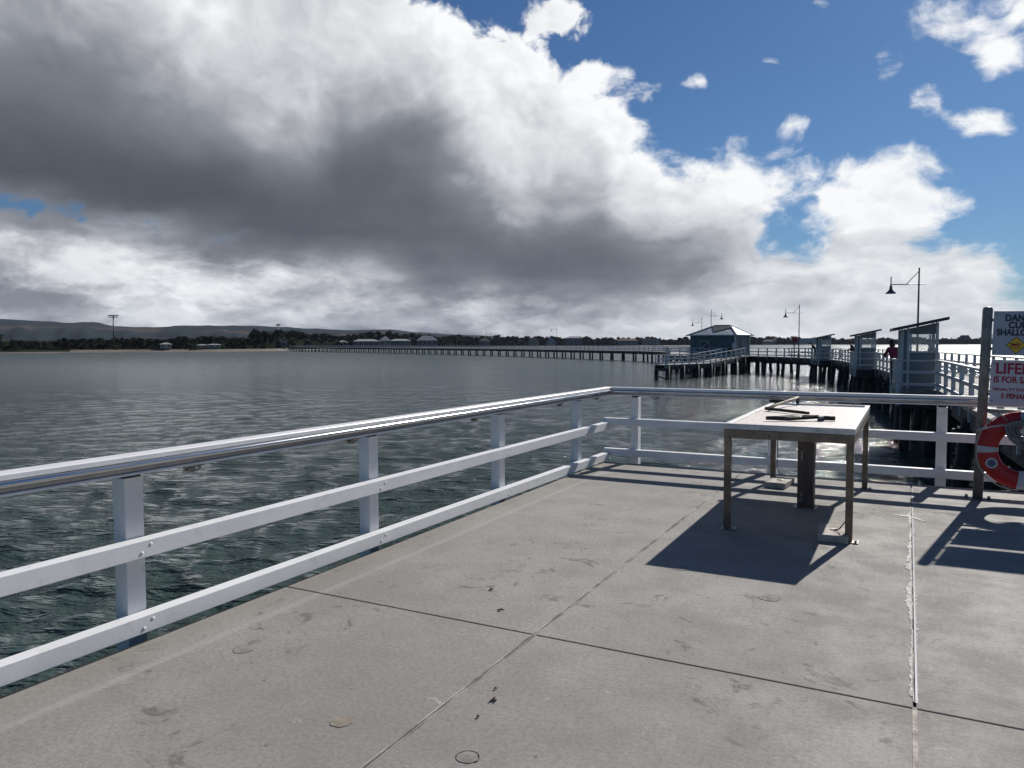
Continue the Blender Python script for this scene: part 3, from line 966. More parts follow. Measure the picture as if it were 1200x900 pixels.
def make_tree(seed, m, tall=False):
    root = empty('tree')
    c, lobes = crown_mesh(seed, m, tall); c.parent = root
    t = MB(); t.tube([(0, 0, -0.05), (0.01, 0, 0.25), (0, 0.01, 0.5), (0, 0, 0.7)], [0.03, 0.024, 0.018, 0.008], 7)
    for lx, ly, lz, lr in lobes[:6]: t.tube([(0.005, 0, 0.3), (lx * 0.5, ly * 0.5, (0.3 + lz) / 2), (lx, ly, lz)], [0.014, 0.010, 0.004], 5)
    t.build('trunk', M_bark, root)
    return root


protos = [make_tree(20 + i, M_leafs[i % 4], tall=(i in (2, 5))) for i in range(7)]
r_ = random.Random(77)
tree_n = 0
# groups: bearing range, count, offset from the shore, height range, words
bands = [(-63, -58.6, 12, (14, 50), (3.8, 5.0), 'scrubby shore tree standing left of the tall floodlight mast'),
         (-58.4, -52.0, 26, (22, 60), (4.5, 6.3), 'dark low tree behind the sandy beach'),
         (-51.8, -46.6, 20, (25, 70), (5.6, 7.6), 'dense dark tree behind the beach houses at the start of the long jetty'),
         (-46.4, -39.6, 24, (30, 90), (9.0, 12.3), 'broad dark tree rising above the shore end of the long jetty'),
         (-39.4, -33.4, 20, (30, 120), (11.5, 15.5), 'large dome-crowned tree behind the shore houses'),
         (-33.2, -16.5, 56, (30, 160), (9.5, 14.0), 'distant gum tree behind the middle of the long jetty'),
         (-12.8, -4.5, 34, (30, 160), (11.0, 17.5), 'distant shore tree between the hut and the fishing shelters'),
         (-4.3, 7.5, 30, (30, 200), (8.0, 14.0), 'far small tree on the low shore behind the fishing shelters')]
first = {}
marks = [(-55.15, 'the tall floodlight mast'), (-52.0, 'the small white beach hut'), (-49.3, 'the pair of pale beach kiosks'), (-44.6, 'the shorter floodlight mast'), (-40.1, 'the small white-gabled house'), (-37.0, 'the pointed pavilion'), (-33.9, 'the tall grey gabled house'), (-29.6, 'the dark brown hipped house'), (-24.6, 'the white steep-gabled cottage'), (-22.9, 'the two-storey grey house'), (-18.9, 'the house with red-brown roof'), (-15.5, 'the jetty hut'), (-7.3, 'the red box on its post'), (-4.7, 'the farthest shelter'), (-2.0, 'the middle shelter'), (1.8, 'the nearest shelter'), (8.2, 'the wide dark far building')]
ORD = ['first', 'second', 'third', 'fourth', 'fifth', 'sixth', 'seventh', 'eighth', 'ninth', 'tenth', 'eleventh', 'twelfth', 'thirteenth', 'fourteenth', 'fifteenth', 'sixteenth', 'seventeenth', 'eighteenth', 'nineteenth', 'twentieth']
plan = []
for a0, a1, n, (o0, o1), (h0, h1), words in bands:
    for i in range(n):
        a = a0 + (a1 - a0) * (i + r_.uniform(0.1, 0.9)) / n
        plan.append([a, shore_d(a) + r_.uniform(o0, o1), 8.0 if n == 12 and i in (2, 3) else r_.uniform(h0, h1), (h0 + h1) / 2, words])
for i_, (ma, mw) in enumerate(marks):
    for side in (-1, 1):
        cand = sorted([t for t in plan if (t[0] - ma) * side > 0 and min(marks, key=lambda q: abs(q[0] - t[0]))[0] == ma], key=lambda t: abs(t[0] - ma))
        for k, t in enumerate(cand):
            t.append('%s %s tree, %s to the %s of %s' % ('tall' if t[2] > t[3] else 'low', 'dark' if t[0] < -39 else 'distant', ORD[k] if k < 20 else 'twenty-%s' % ORD[k - 20], 'left' if side < 0 else 'right', mw))
for a, d, h, _, words, lab in plan:
    pr = protos[r_.randrange(7)]
    p = bearing(a, d)
    wdt = h * r_.uniform(1.05, 1.5)
    args = ((p.x, p.y, -0.6), r_.uniform(0, 6))
    if pr not in first:
        o = pr; first[pr] = 1; o.location = args[0]; o.rotation_euler = (0, 0, args[1]); o.scale = (wdt, wdt, h)
        o['label'] = lab; o['group'] = 'shore trees'
    else:
        o = copy_tree(pr, args[0], args[1], lab, scale=(wdt, wdt, h), group='shore trees')
    o['category'] = 'tree'

# unbroken scrub under and behind the trees
M_scrub = mat('scrub_foliage', (0.008, 0.012, 0.008), 0.9, var=0.5, scale=0.15, col2=(0.015, 0.018, 0.011), spec=0.0)
sc = MB(); r_ = random.Random(8)
for i in range(5200):
    a = r_.uniform(-66, 12)
    hh = 3.8 if a < -58.5 else 4.4 if a < -47 else 7.0 if a < -33 else 8.0 if a < -16 else 8.5
    far = r_.random()
    d = shore_d(a) + (18 + 85 * far)
    if -40 < a: hh *= 1.15
    z = r_.uniform(-0.8, hh * (0.55 + 0.45 * far) * (0.8 + 0.25 * math.sin(a * 3.3) + 0.12 * math.sin(a * 11)))
    s_ = r_.uniform(0.9, 2.2) * d / 520
    c = bearing(a, d) + Vector((0, 0, max(z, -0.5)))
    nrm = Vector((r_.gauss(0, 1), r_.gauss(0, 1), r_.gauss(0, 1))).normalized()
    u_ = nrm.orthogonal().normalized(); v_ = nrm.cross(u_)
    sc.add([c + (u_ * math.cos(t) + v_ * math.sin(t) * 0.8) * s_ * r_.uniform(0.6, 1.25) for t in (0.1, 1.1, 2.2, 3.3, 4.3, 5.3)], [(0, 1, 2, 3, 4, 5)])
# solid rolling backing behind
n = 300; vs = []
for i in range(n + 1):
    a = -68 + 82 * i / n
    hh = (3.3 if a < -47 else 5.6 if a < -33 else 6.8 if a < -16 else 7.5) * (1 + 0.18 * math.sin(a * 2.7) + 0.14 * math.sin(a * 7.9 + 1) + r_.uniform(-0.09, 0.09))
    for dd, z in ((25, -0.8), (32, hh * 0.5), (60, hh * 0.85), (110, hh), (160, hh * 0.8), (200, 0)):
        p = bearing(a, shore_d(a) + dd * (1 if a < -40 else 1.4)); vs.append((p.x, p.y, z))
sc.add(vs, [(i * 6 + j, (i + 1) * 6 + j, (i + 1) * 6 + j + 1, i * 6 + j + 1) for i in range(n) for j in range(5)])
tag(sc.build('shore_scrub', M_scrub), 'unbroken dark scrub and treetops along the far shore', 'woodland', kind='stuff')

# ------------------------------------------------------------------ houses on the far shore
M_hw = [mat('pale_house_wall', (0.42, 0.41, 0.38), 0.8, var=0.15, scale=0.4), mat('cream_house_wall', (0.34, 0.31, 0.26), 0.8, var=0.15, scale=0.4), mat('grey_house_wall', (0.17, 0.18, 0.19), 0.8, var=0.15, scale=0.4)]
M_hr = [mat('pale_metal_roof', (0.30, 0.31, 0.32), 0.6, var=0.15, scale=0.3), mat('dark_tile_roof', (0.07, 0.065, 0.06), 0.8, var=0.2, scale=0.3), mat('red_tile_roof', (0.14, 0.055, 0.04), 0.8, var=0.2, scale=0.3), mat('white_roof', (0.50, 0.50, 0.50), 0.6)]
M_win = mat('dark_window_glass', (0.03, 0.035, 0.04), 0.1)


def house(a, d, w_, dp, h, rh, wi, ri, label, flat=False, z=-0.3):
    p = bearing(a, d)
    root = empty('house', (p.x, p.y, z), -R(a), label, 'house')
    b = MB(); b.box((0, 0, h / 2), (w_, dp, h)); b.build('wall', M_hw[wi], root)
    rf = MB()
    if flat: rf.box((0, 0, h + rh / 2 + 0.01), (w_ + 1, dp + 1, rh))
    else:
        e = 0.7
        x, y = w_ / 2 + e, dp / 2 + e; rx = max(0.2, x - y * 0.9)
        rf.add([(-x, -y, h), (x, -y, h), (x, y, h), (-x, y, h), (-rx, 0, h + rh), (rx, 0, h + rh)], [(0, 1, 5, 4), (2, 3, 4, 5), (1, 2, 5), (3, 0, 4), (3, 2, 1, 0)])
    rf.build('roof', M_hr[ri], root)
    k = max(2, int(w_ / 4))
    for i in range(k):
        wn = MB(); wn.box((-w_ / 2 + (i + 0.5) * w_ / k, -dp / 2 - 0.03, h * 0.55), (w_ / k * 0.4, 0.06, h * 0.4)); wn.build('window', M_win, root)


house(-52.0, 416, 5, 4, 2.0, 0.8, 0, 0, 'small white beach hut on the sand, nearest to the floodlight mast')
house(-49.7, 418, 5, 4, 1.5, 0.5, 1, 0, 'low white kiosk on the beach, left one of the pair beside the jetty start')
house(-48.9, 419, 6, 4, 1.6, 0.6, 0, 0, 'low pale kiosk on the beach, right one of the pair beside the jetty start')
house(-46.6, 462, 15, 6, 3.2, 0.5, 2, 3, 'long low building with bright white flat roof behind the jetty start', True)
house(-45.0, 470, 16, 6, 3.2, 0.5, 2, 3, 'second long white-roofed building, under the tallest shore trees', True)
house(-40.1, 640, 9, 8, 3.2, 1.6, 0, 0, 'small white-gabled house among the broad trees')
house(-38.4, 655, 22, 10, 4.2, 1.8, 2, 0, 'long grey-roofed house left of the turreted pavilion')
house(-37.0, 640, 9, 9, 4.6, 3.6, 1, 0, 'pavilion with pointed pale roof behind the long jetty')
house(-35.9, 668, 18, 10, 4.6, 1.6, 2, 0, 'plain grey shed-like house right of the pointed pavilion')
house(-33.9, 690, 18, 11, 5.0, 4.2, 2, 0, 'tall grey gabled house below the dome-crowned trees')
house(-29.6, 850, 12, 9, 5.0, 3.0, 2, 1, 'dark brown hipped house left of the thin jetty lamp')
house(-25.9, 900, 12, 9, 5.0, 4.0, 1, 1, 'house with steep dark gable behind the long jetty')
house(-24.6, 905, 10, 9, 4.0, 4.6, 0, 0, 'white cottage with steep gable beside the two-storey house')
house(-22.9, 925, 19, 11, 8.5, 2.2, 2, 0, 'big two-storey grey house above the long jetty')
house(-18.9, 980, 26, 11, 5.5, 2.6, 2, 2, 'wide house with low red-brown roof, right of the two-storey house')
house(-17.2, 1010, 24, 11, 7.5, 0.7, 1, 0, 'flat-roofed cream building left of the hut', True)
house(-8.9, 1420, 20, 12, 5.0, 3.0, 1, 1, 'small house with dark roof between the hut and the red box')
house(-6.3, 1540, 34, 12, 6.0, 5.0, 0, 0, 'pale wide-roofed house just right of the red box')
house(0.2, 1760, 30, 14, 9.0, 4.5, 2, 0, 'grey warehouse on the far shore, between the second and third shelters', True)
house(3.2, 1790, 24, 12, 8.0, 9.0, 2, 1, 'far dark gabled building left of the nearest shelter')
house(8.2, 1820, 55, 16, 12.0, 3.0, 2, 1, 'wide dark flat-roofed building on the far shore, right of the nearest shelter', True)
house(6.6, 1790, 50, 14, 6.0, 2.0, 0, 3, 'long low building with glaring white roof right of the nearest shelter', True)


def mast(a, d, h, label, head=3.0, r=0.35):
    p = bearing(a, d)
    root = empty('floodlight_mast', (p.x, p.y, -0.5), -R(a), label, 'light mast')
    b = MB(); b.tube([(0, 0, 0), (0, 0, h)], [r, r * 0.7], 8); b.build('pole', M_lamp, root)
    b = MB(); b.box((0, 0, h - 0.3), (head, 0.5, 0.35)); b.box((0, 0, h + 0.5), (head * 1.1, 0.5, 0.35)); b.box((0, 0, h + 0.1), (0.5, 0.4, 1.2))
    for i in range(4): b.box((-head * 0.4 + i * head * 0.27, -0.4, h + 0.5), (head * 0.18, 0.4, 0.6))
    b.build('lamp_head', M_lamp, root)


mast(-55.15, 435, 16.2, 'tall floodlight mast on the left shore, above the beach trees', 4.2, 0.42)
mast(-44.6, 520, 14.5, 'shorter floodlight mast in front of the hills, left of the broad trees', 2.6, 0.3)
for a, h in ((8.55, 27), (9.6, 21), (4.7, 19)):
    p = bearing(a, 1820); b = MB(); b.tube([(0, 0, 0), (0, 0, h)], [0.7, 0.3], 6); b.box((0, 0, h * 0.8), (2.5, 0.4, 0.4))
    tag(b.build('radio_mast', M_lamp, loc=(p.x, p.y, 0)), {8.55: 'thin radio mast above the wide dark building on the far shore', 9.6: 'short thin mast right of the wide dark building, nearest the warning sign', 4.7: 'thin mast on the far shore behind the nearest shelter'}[a], 'mast')

# ------------------------------------------------------------------ jetty walkway
WEST = [(2.05, 9.97), (1.90, 14.0), (1.45, 20.9), (0.88, 30.3), (-0.35, 42.0), (-1.9, 54.4), (-4.0, 67.5), (-6.6, 80.0), (-9.6, 87.6), (-13.4, 94.2), (-18.3, 99.6)]


def smooth_path(pts, step=0.5):
    P = [Vector((x, y, 0)) for x, y in pts]
    out = []
    for i in range(len(P) - 1):
        p0 = P[max(i - 1, 0)]; p1 = P[i]; p2 = P[i + 1]; p3 = P[min(i + 2, len(P) - 1)]
        n = max(2, int((p2 - p1).length / step))
        for k in range(n):
            t = k / n
            out.append(0.5 * ((2 * p1) + (p2 - p0) * t + (2 * p0 - 5 * p1 + 4 * p2 - p3) * t * t + (3 * p1 - p0 - 3 * p2 + p3) * t ** 3))
    out.append(P[-1])
    return out


def resample(pts, n=None, step=None):
    L_ = [0]
    for a, b in zip(pts, pts[1:]): L_.append(L_[-1] + (b - a).length)
    n = n or max(1, round(L_[-1] / step))
    out = []; j = 0
    for i in range(n + 1):
        s_ = L_[-1] * i / n
        while j < len(L_) - 2 and L_[j + 1] < s_: j += 1
        t = (s_ - L_[j]) / max(1e-6, L_[j + 1] - L_[j])
        out.append(pts[j].lerp(pts[j + 1], min(max(t, 0), 1)))
    return out


def offset(pts, d):
    out = []
    for i, p in enumerate(pts):
        t = (pts[min(i + 1, len(pts) - 1)] - pts[max(i - 1, 0)]).normalized()
        out.append(p + Vector((t.y, -t.x, 0)) * d)
    return out


wp = smooth_path(WEST)
ep = offset(wp, 3.5)


def railing(label, pts, spacing, group=None, hgt=1.03, name='railing', mt=None, drop=0.35, bars=(0.62, 0.22), cap=0.12, cat='railing', exact=False):
    mt = mt or M_wrail
    P = pts if exact else resample(pts, step=spacing)
    base = P[0].copy()
    root = empty(name, base, 0, label, cat, group)
    Q = [p - base for p in P]
    mb = MB()
    for a, b in zip(Q, Q[1:]): mb.bar(a + Vector((0, 0, hgt)), b + Vector((0, 0, hgt)), cap, 0.055, top=True)
    mb.build('top_rail', mt, root)
    for z in bars:
        mb = MB()
        for a, b in zip(Q, Q[1:]): mb.bar(a + Vector((0, 0, z)), b + Vector((0, 0, z)), 0.05, 0.10, top=True)
        mb.build('lower_rail', mt, root)
    pm_ = MB(); pm_.box((0, 0, (hgt - 0.058 - drop) / 2), (0.11, 0.11, hgt - 0.058 + drop))
    me = None
    rest = MB()
    for i, q in enumerate(Q):
        t = Q[min(i + 1, len(Q) - 1)] - Q[max(i - 1, 0)]
        rz = math.atan2(t.y, t.x)
        if i < 100:
            if me is None:
                o = pm_.build('post', mt, root, q, rz); me = o.data
            else:
                o = bpy.data.objects.new('post', me); COL.objects.link(o); o.parent = root; o.location = q; o.rotation_euler = (0, 0, rz)
        else: rest.box((q.x, q.y, (hgt - 0.058 - drop) / 2), (0.11, 0.11, hgt - 0.058 + drop), rz)
    if rest.v: tag(rest.build('post', mt, root), kind='stuff')
    return root


def near_idx(pts, p): return min(range(len(pts)), key=lambda i: (pts[i] - Vector((*p, 0))).length)


# deck of the walkway
jet = empty('jetty', (2.05, 9.97, 0), 0, 'curved timber walkway on dark piles running from our deck past three shelters to the hut', 'jetty')
jo = -Vector((2.05, 9.97, 0))
mb = MB(); n = len(wp)
a_ = offset(wp, -0.02); b_ = offset(wp, 3.52)
vs = [p + jo + Vector((0, 0, z)) for i in range(n) for p, z in ((a_[i], 0), (b_[i], 0), (b_[i], -0.12), (a_[i], -0.12))]
fs = [(4 * i + j, 4 * i + (j + 1) % 4, 4 * i + 4 + (j + 1) % 4, 4 * i + 4 + j) for i in range(n - 1) for j in range(4)]
mb.add(vs, fs + [(0, 1, 2, 3), (4 * n - 1, 4 * n - 2, 4 * n - 3, 4 * n - 4)])
mb.build('decking', M_planks, jet, recalc=True)
mb = MB()
for dd in (0.1, 1.2, 2.3, 3.4):
    q = offset(wp, dd)[::4]
    for a, b in zip(q, q[1:]): mb.bar(a + jo + Vector((0, 0, -0.125)), b + jo + Vector((0, 0, -0.125)), 0.2, 0.42, top=True)
mb.build('bearer', M_beam, jet)
pil = MB(); pil.tube([(0, 0, -0.3), (0.0, 0, -1.6), (0.02, 0, -4.4)], [0.18, 0.20, 0.22], 10); pmesh = None
bents = resample(wp, step=4.0)
tans = [(bents[min(i + 1, len(bents) - 1)] - bents[max(i - 1, 0)]).normalized() for i in range(len(bents))]
for i, (p, t) in enumerate(zip(bents, tans)):
    nv = Vector((t.y, -t.x, 0)); rz = math.atan2(nv.y, nv.x)
    c = MB(); c.bar(p + jo + nv * -0.35 + Vector((0, 0, -0.55)), p + jo + nv * 3.9 + Vector((0, 0, -0.55)), 0.28, 0.30, top=True); c.build('crosshead', M_beam, jet)
    for dd, lean in ((0.05, -0.10), (1.75, 0.0), (3.45, 0.10)):
        if pmesh is None:
            o = pil.build('pile', M_pile, jet); pmesh = o.data
        else:
            o = bpy.data.objects.new('pile', pmesh); COL.objects.link(o); o.parent = jet
        o.location = p + jo + nv * dd; o.rotation_euler = (0, -lean, rz)

# the three shelters with their fenced bays
M_notice = mat('white_notice', (0.6, 0.6, 0.6), 0.6)


def shelter(i0, words, poslabel):
    o_ = wp[i0]; t = (wp[min(i0 + 3, len(wp) - 1)] - wp[i0 - 3]).normalized()
    nv = Vector((-t.y, t.x, 0))            # towards the water
    rz = math.atan2(t.y, t.x) - PI / 2
    root = empty('fishing_shelter', o_ + nv * 1.12 + t * 0.75, rz, words, 'shelter', 'fishing shelters beside the walkway')
    W, D = 1.18, 1.35
    f = MB(); g = 0.09
    hz = lambda x: 2.08 + 0.26 * (x / W)
    for x in (g / 2, 0.24, W - g / 2):
        for y in (g / 2, D - g / 2):
            if x == 0.24 and y > 1: continue
            f.box((x, y, hz(x) / 2 + 0.0), (g, g, hz(x)))
    f.build('frame', M_trim, root)
    for y in (g / 2, D - g / 2):
        w_ = MB()
        x0, x1 = 0.30, W - 0.17
        w_.box(((g + W - g) / 2, y, 0.64), (W - 2 * g, 0.05, 1.28))
        w_.add([(0.285, y - 0.025, 1.93), (W - g, y - 0.025, 1.93), (W - g, y - 0.025, hz(W - g) - 0.01), (0.285, y - 0.025, hz(0.285) - 0.01), (0.285, y + 0.025, 1.93), (W - g, y + 0.025, 1.93), (W - g, y + 0.025, hz(W - g) - 0.01), (0.285, y + 0.025, hz(0.285) - 0.01)], [(0, 1, 2, 3), (7, 6, 5, 4), (0, 4, 5, 1), (3, 2, 6, 7)])
        w_.box(((g + 0.285) / 2, y, 1.69), (0.285 - g, 0.05, 0.82))
        w_.build('wall', M_cabin, root)
        wf = MB()
        wf.box((0.32, y, 1.605), (0.05, 0.07, 0.64)); wf.box((W - g - 0.045, y, 1.605), (0.05, 0.07, 0.64))
        wf.box(((0.285 + W - g) / 2, y, 1.29), (W - g - 0.29, 0.09, 0.05))
        fo = wf.build('window', M_trim, root)
        gl = MB(); gl.box(((0.345 + W - g - 0.07) / 2, y, 1.62), (W - g - 0.07 - 0.345, 0.012, 0.60)); gl.build('pane', M_glass, fo)
    s = MB(); s.box((W - g / 2, D / 2, 0.64), (0.05, D - 2 * g, 1.28)); s.build('side_panel', M_cabin, root)
    s = MB(); s.box((0.10 + W / 2, D / 2, 0.45), (0.7, D - 0.3, 0.05)); s.build('bench', M_beam, root)
    r = MB(); y0, y1 = -0.28, D + 0.28
    xa, xb = -0.27, W + 0.28
    za, zb = hz(xa) + 0.01, hz(xb) + 0.01
    th = 0.11
    r.add([(xa, y0, za), (xb, y0, zb), (xb, y1, zb), (xa, y1, za), (xa, y0, za + th), (xb, y0, zb + th), (xb, y1, zb + th), (xa, y1, za + th)], [(3, 2, 1, 0), (4, 5, 6, 7), (0, 1, 5, 4), (1, 2, 6, 5), (2, 3, 7, 6), (3, 0, 4, 7)])
    r.build('roof', M_roofd, root)
    # bay deck and its own piles
    bay = empty('jetty_bay', o_, rz, 'railed timber bay on piles under the ' + poslabel + ' shelter', 'jetty bay', 'railed bays of the walkway')
    b = MB(); b.box((-0.62, 1.65, -0.06), (1.2, 3.3, 0.12)); b.build('decking', M_planks, bay)
    b = MB(); b.box((-0.62, 0.12, -0.40), (1.2, 0.2, 0.55)); b.box((-0.62, 3.15, -0.40), (1.2, 0.2, 0.55)); b.box((-1.15, 1.65, -0.36), (0.18, 2.8, 0.46)); b.build('bearer', M_beam, bay)
    for y in (0.4, 2.9):
        q = MB(); q.tube([(-0.95, y, -0.5), (-1.02, y, -4.4)], [0.17, 0.2], 10); q.build('pile', M_pile, bay)
    loc = [Vector((0.02, 0, 0)), Vector((-0.62, 0, 0)), Vector((-1.22, 0, 0)), Vector((-1.22, 1.1, 0)), Vector((-1.22, 2.2, 0)), Vector((-1.22, 3.3, 0)), Vector((-0.62, 3.3, 0)), Vector((0.02, 3.3, 0))]
    # corner posts left, plus a mid post on the near side as in the photograph
    Mx = Matrix.Translation(o_) @ Matrix.Rotation(rz, 4, 'Z')
    pts = [Mx @ p for p in [loc[0], Vector((-1.22, 0, 0)), loc[3], loc[4], loc[5], loc[7]]]
    railing('grey railing round the bay of the ' + poslabel + ' shelter', pts, 1, 'bay railings', exact=True, drop=0.55, bars=(0.66, 0.24))
    return root, t, nv, Mx


i1, i2, i3 = near_idx(wp, (0.9, 29.9)), near_idx(wp, (-1.85, 54.0)), near_idx(wp, (-6.6, 79.8))
sh1 = shelter(i1, 'nearest of the three grey fishing shelters, with wide salt-hazed window and sloping dark roof', 'nearest')
sh2 = shelter(i2, 'middle one of the three grey fishing shelters with sloping roofs', 'middle')
sh3 = shelter(i3, 'farthest and smallest-looking of the three grey fishing shelters, closest to the hut', 'farthest')
gap_ = int(3.3 / 0.5)
segs = [(0, i1, 'grey walkway railing between our deck and the nearest shelter'), (i1 + gap_, i2, 'walkway railing from the nearest shelter to the middle one'), (i2 + gap_, i3, 'walkway railing from the middle shelter to the farthest one'), (i3 + gap_, near_idx(wp, (-17.9, 99.0)), 'walkway railing from the farthest shelter to the hut')]
for a, b, lab in segs: railing(lab, wp[a:b + 1], 2.0)
ie = near_idx(wp, (-16, 97.6))
railing('seaward walkway railing on the far side, glittering water behind it', ep[: ie], 2.0)

# ------------------------------------------------------------------ hut
HC = Vector((-19.45, 98.0, 0)); hu = Vector((-0.985, 0.174, 0)); hv = Vector((0.174, 0.985, 0))
HW, HD = 6.0, 5.0
rzh = math.atan2(-hu.y, -hu.x)
HO = HC + hu * HW
hut = empty('jetty_hut', HO, rzh, 'blue-grey weatherboard hut with hipped corrugated roof standing on the jetty', 'hut')
b = MB(); b.box((HW / 2, HD / 2, 1.32), (HW, HD, 2.64)); hw = b.build('wall', M_hutwall, hut)
hwt = NT(M_hutwall.node_tree); wv = hwt.node('ShaderNodeTexWave'); wv.bands_direction = 'X'; wv.inputs['Scale'].default_value = 2.2
hwt.put(wv.inputs['Vector'], hwt.node('ShaderNodeTexCoord').outputs['Object'])
bn = hwt.node('ShaderNodeBump'); bn.inputs['Strength'].default_value = 0.5; bn.inputs['Distance'].default_value = 0.03
hwt.put(bn.inputs['Height'], wv.outputs['Fac']); hwt.put(M_hutwall.node_tree.nodes['Principled BSDF'].inputs['Normal'], bn.outputs[0])
e = 0.42; x0, x1, y0, y1, z0, z1 = -e, HW + e, -e, HD + e, 2.62, 3.95
rx0, rx1, ry = 2.35, HW - 1.6, HD / 2
rf = MB(); rf.add([(x0, y0, z0), (x1, y0, z0), (x1, y1, z0), (x0, y1, z0), (rx0, ry, z1), (rx1, ry, z1)], [(0, 1, 5, 4), (2, 3, 4, 5), (1, 2, 5), (3, 0, 4), (3, 2, 1, 0)])
hr = rf.build('roof', M_corr, hut)


def on_front(x, k):      # point on the front roof slope, k 0 at the eave, 1 at the ridge
    return Vector((x, y0 + (ry - y0) * k, z0 + (z1 - z0) * k + 0.03))


pn = MB(); pp = [on_front(3.0, 0.30), on_front(4.9, 0.72), on_front(4.35, 0.995), on_front(2.35, 0.995), on_front(2.2, 0.85)]  # dark sheet raised slightly off the front slope
pn.add([p for p in pp] + [p + Vector((0, 0, 0.04)) for p in pp], [(4, 3, 2, 1, 0), (5, 6, 7, 8, 9)] + [(i, (i + 1) % 5, 5 + (i + 1) % 5, 5 + i) for i in range(5)])
tag(pn.build('roof_panel', M_roofd, hr), 'dark section of the front roof slope')
b = MB(); b.bar(on_front(x1, 0) , on_front(rx1, 1), 0.16, 0.05); b.bar(on_front(x0, 0), on_front(rx0, 1), 0.16, 0.05); b.bar((rx0, ry, z1 + 0.03), (rx1, ry, z1 + 0.03), 0.25, 0.05)
b.bar((x1, y1, z0 + 0.02), (rx1, ry, z1 + 0.02), 0.16, 0.05); b.build('ridge_cap', M_roofd, hr)
b = MB(); b.box((HW / 2, y0 - 0.03, z0 + 0.02), (HW + 2 * e, 0.08, 0.14)); b.box((x1 + 0.03, HD / 2, z0 + 0.02), (0.08, HD + 2 * e, 0.14)); b.build('gutter', M_trim, hut)
b = MB(); b.box((2.05, -0.03, 1.35), (1.15, 0.06, 0.95)); wn = b.build('window', mat('boarded_window', (0.02, 0.03, 0.04), 0.4), hut)
b = MB(); b.box((2.05, -0.075, 0.86), (1.3, 0.05, 0.09)); b.box((2.05, -0.075, 1.86), (1.3, 0.05, 0.07)); b.box((1.44, -0.075, 1.36), (0.07, 0.05, 0.92)); b.box((2.66, -0.075, 1.36), (0.07, 0.05, 0.92)); b.bar((1.55, -0.085, 0.98), (2.55, -0.085, 1.74), 0.03, 0.09)
b.build('frame', M_trim, wn)
for yy, nm in ((0.03, 'corner_post'), (HD - 0.03, 'corner_post')):
    b = MB(); b.box((HW + 0.03, yy, 1.3), (0.14, 0.14, 2.6)); b.build(nm, M_wrail, hut)
b = MB(); b.box((HW + 0.03, 2.7, 1.1), (0.06, 1.6, 2.2)); dr = b.build('door', mat('dark_blue_door', (0.035, 0.05, 0.08), 0.5), hut)
b = MB(); b.box((HW + 0.08, 3.3, 1.1), (0.05, 0.05, 0.25)); b.build('handle', M_steel, dr)
b = MB(); b.box((HW - 0.02, -0.06, 1.3), (0.55, 0.03, 0.62)); tag(b.build('notice', M_notice, hut), 'white paper notice by the corner')

# deck apron round the hut
ap = empty('hut_platform', HO, rzh, 'dark-piled timber platform that carries the blue-grey hut', 'jetty platform')
b = MB(); b.box((2.6, 2.2, -0.06), (10.4, 8.2, 0.12)); b.build('decking', M_planks, ap)
b = MB()
for y in (-1.7, 0.5, 3, 6.1): b.box((2.6, y, -0.35), (10.3, 0.25, 0.45))
b.build('bearer', M_beam, ap)
for x in (-2.3, -0.3, 1.6, 3.4, 5.3, 7.5):
    for y in (-1.75, 1.0, 3.8, 6.0):
        if pmesh:
            o = bpy.data.objects.new('pile', pmesh); COL.objects.link(o); o.parent = ap; o.location = (x, y, 0)
MH = Matrix.Translation(HO) @ Matrix.Rotation(rzh, 4, 'Z')
railing('blue-grey shaded railing in front of the hut', [MH @ Vector((x, -1.8, 0)) for x in (-2.5, -0.6, 1.4, 3.4, 5.0)], 1, exact=True, bars=(0.62, 0.22))
b = MB(); b.box((0, 0, 0.45), (0.5, 0.5, 0.9), taper=0.9); b.box((0, 0, 0.94), (0.56, 0.56, 0.08)); o = b.build('litter_bin', M_black, loc=MH @ Vector((5.9, -1.0, 0)))
tag(o, 'dark litter bin standing at the corner of the hut under the white notice', 'bin')

# low landing with its ramp
F0, F1, F2 = Vector((-22.3, 77.6, -0.62)), Vector((-19.75, 86.2, -0.62)), Vector((-18.0, 97.2, 0.0))
B0, B1, B2 = Vector((-24.1, 79.6, -0.62)), Vector((-22.0, 87.5, -0.62)), Vector((-20.2, 96.8, 0.0))
land_ = empty('landing_ramp', F0, 0, 'low boat landing with a ramp climbing to the right-hand corner of the hut', 'boat landing')
b = MB(); v8 = []
for f, g in ((F0, B0), (F1, B1), (F2, B2)):
    for p in (f, g): v8.append(p - F0)
v8 += [p - Vector((0, 0, 0.14)) for p in v8[:6]]
b.add(v8, [(0, 2, 3, 1), (2, 4, 5, 3), (6, 7, 9, 8), (8, 9, 11, 10), (0, 6, 8, 2), (2, 8, 10, 4), (1, 3, 9, 7), (3, 5, 11, 9), (0, 1, 7, 6), (4, 10, 11, 5)])
b.build('decking', M_planks, land_, recalc=True)
b = MB()
for A, B, C_ in ((F0, F1, F2), (B0, B1, B2)):
    for p, q in ((A, B), (B, C_)): b.bar(p - F0 + Vector((0, 0, -0.145)), q - F0 + Vector((0, 0, -0.145)), 0.2, 0.40, top=True)
b.build('bearer', M_beam, land_)
for A, B, C_ in ((F0, F1, F2), (B0, B1, B2)):
    for p in (A.lerp(B, 0.02), A.lerp(B, 0.35), A.lerp(B, 0.68), B, B.lerp(C_, 0.35), B.lerp(C_, 0.7), C_.lerp(B, 0.03)):
        q = MB(); z = p.z - 0.1; q.tube([(0, 0, 0), (0, 0, -4.4 - z)], [0.22, 0.26], 10); q.build('pile', M_pile, land_, p - F0 + Vector((0, 0, -0.1)))
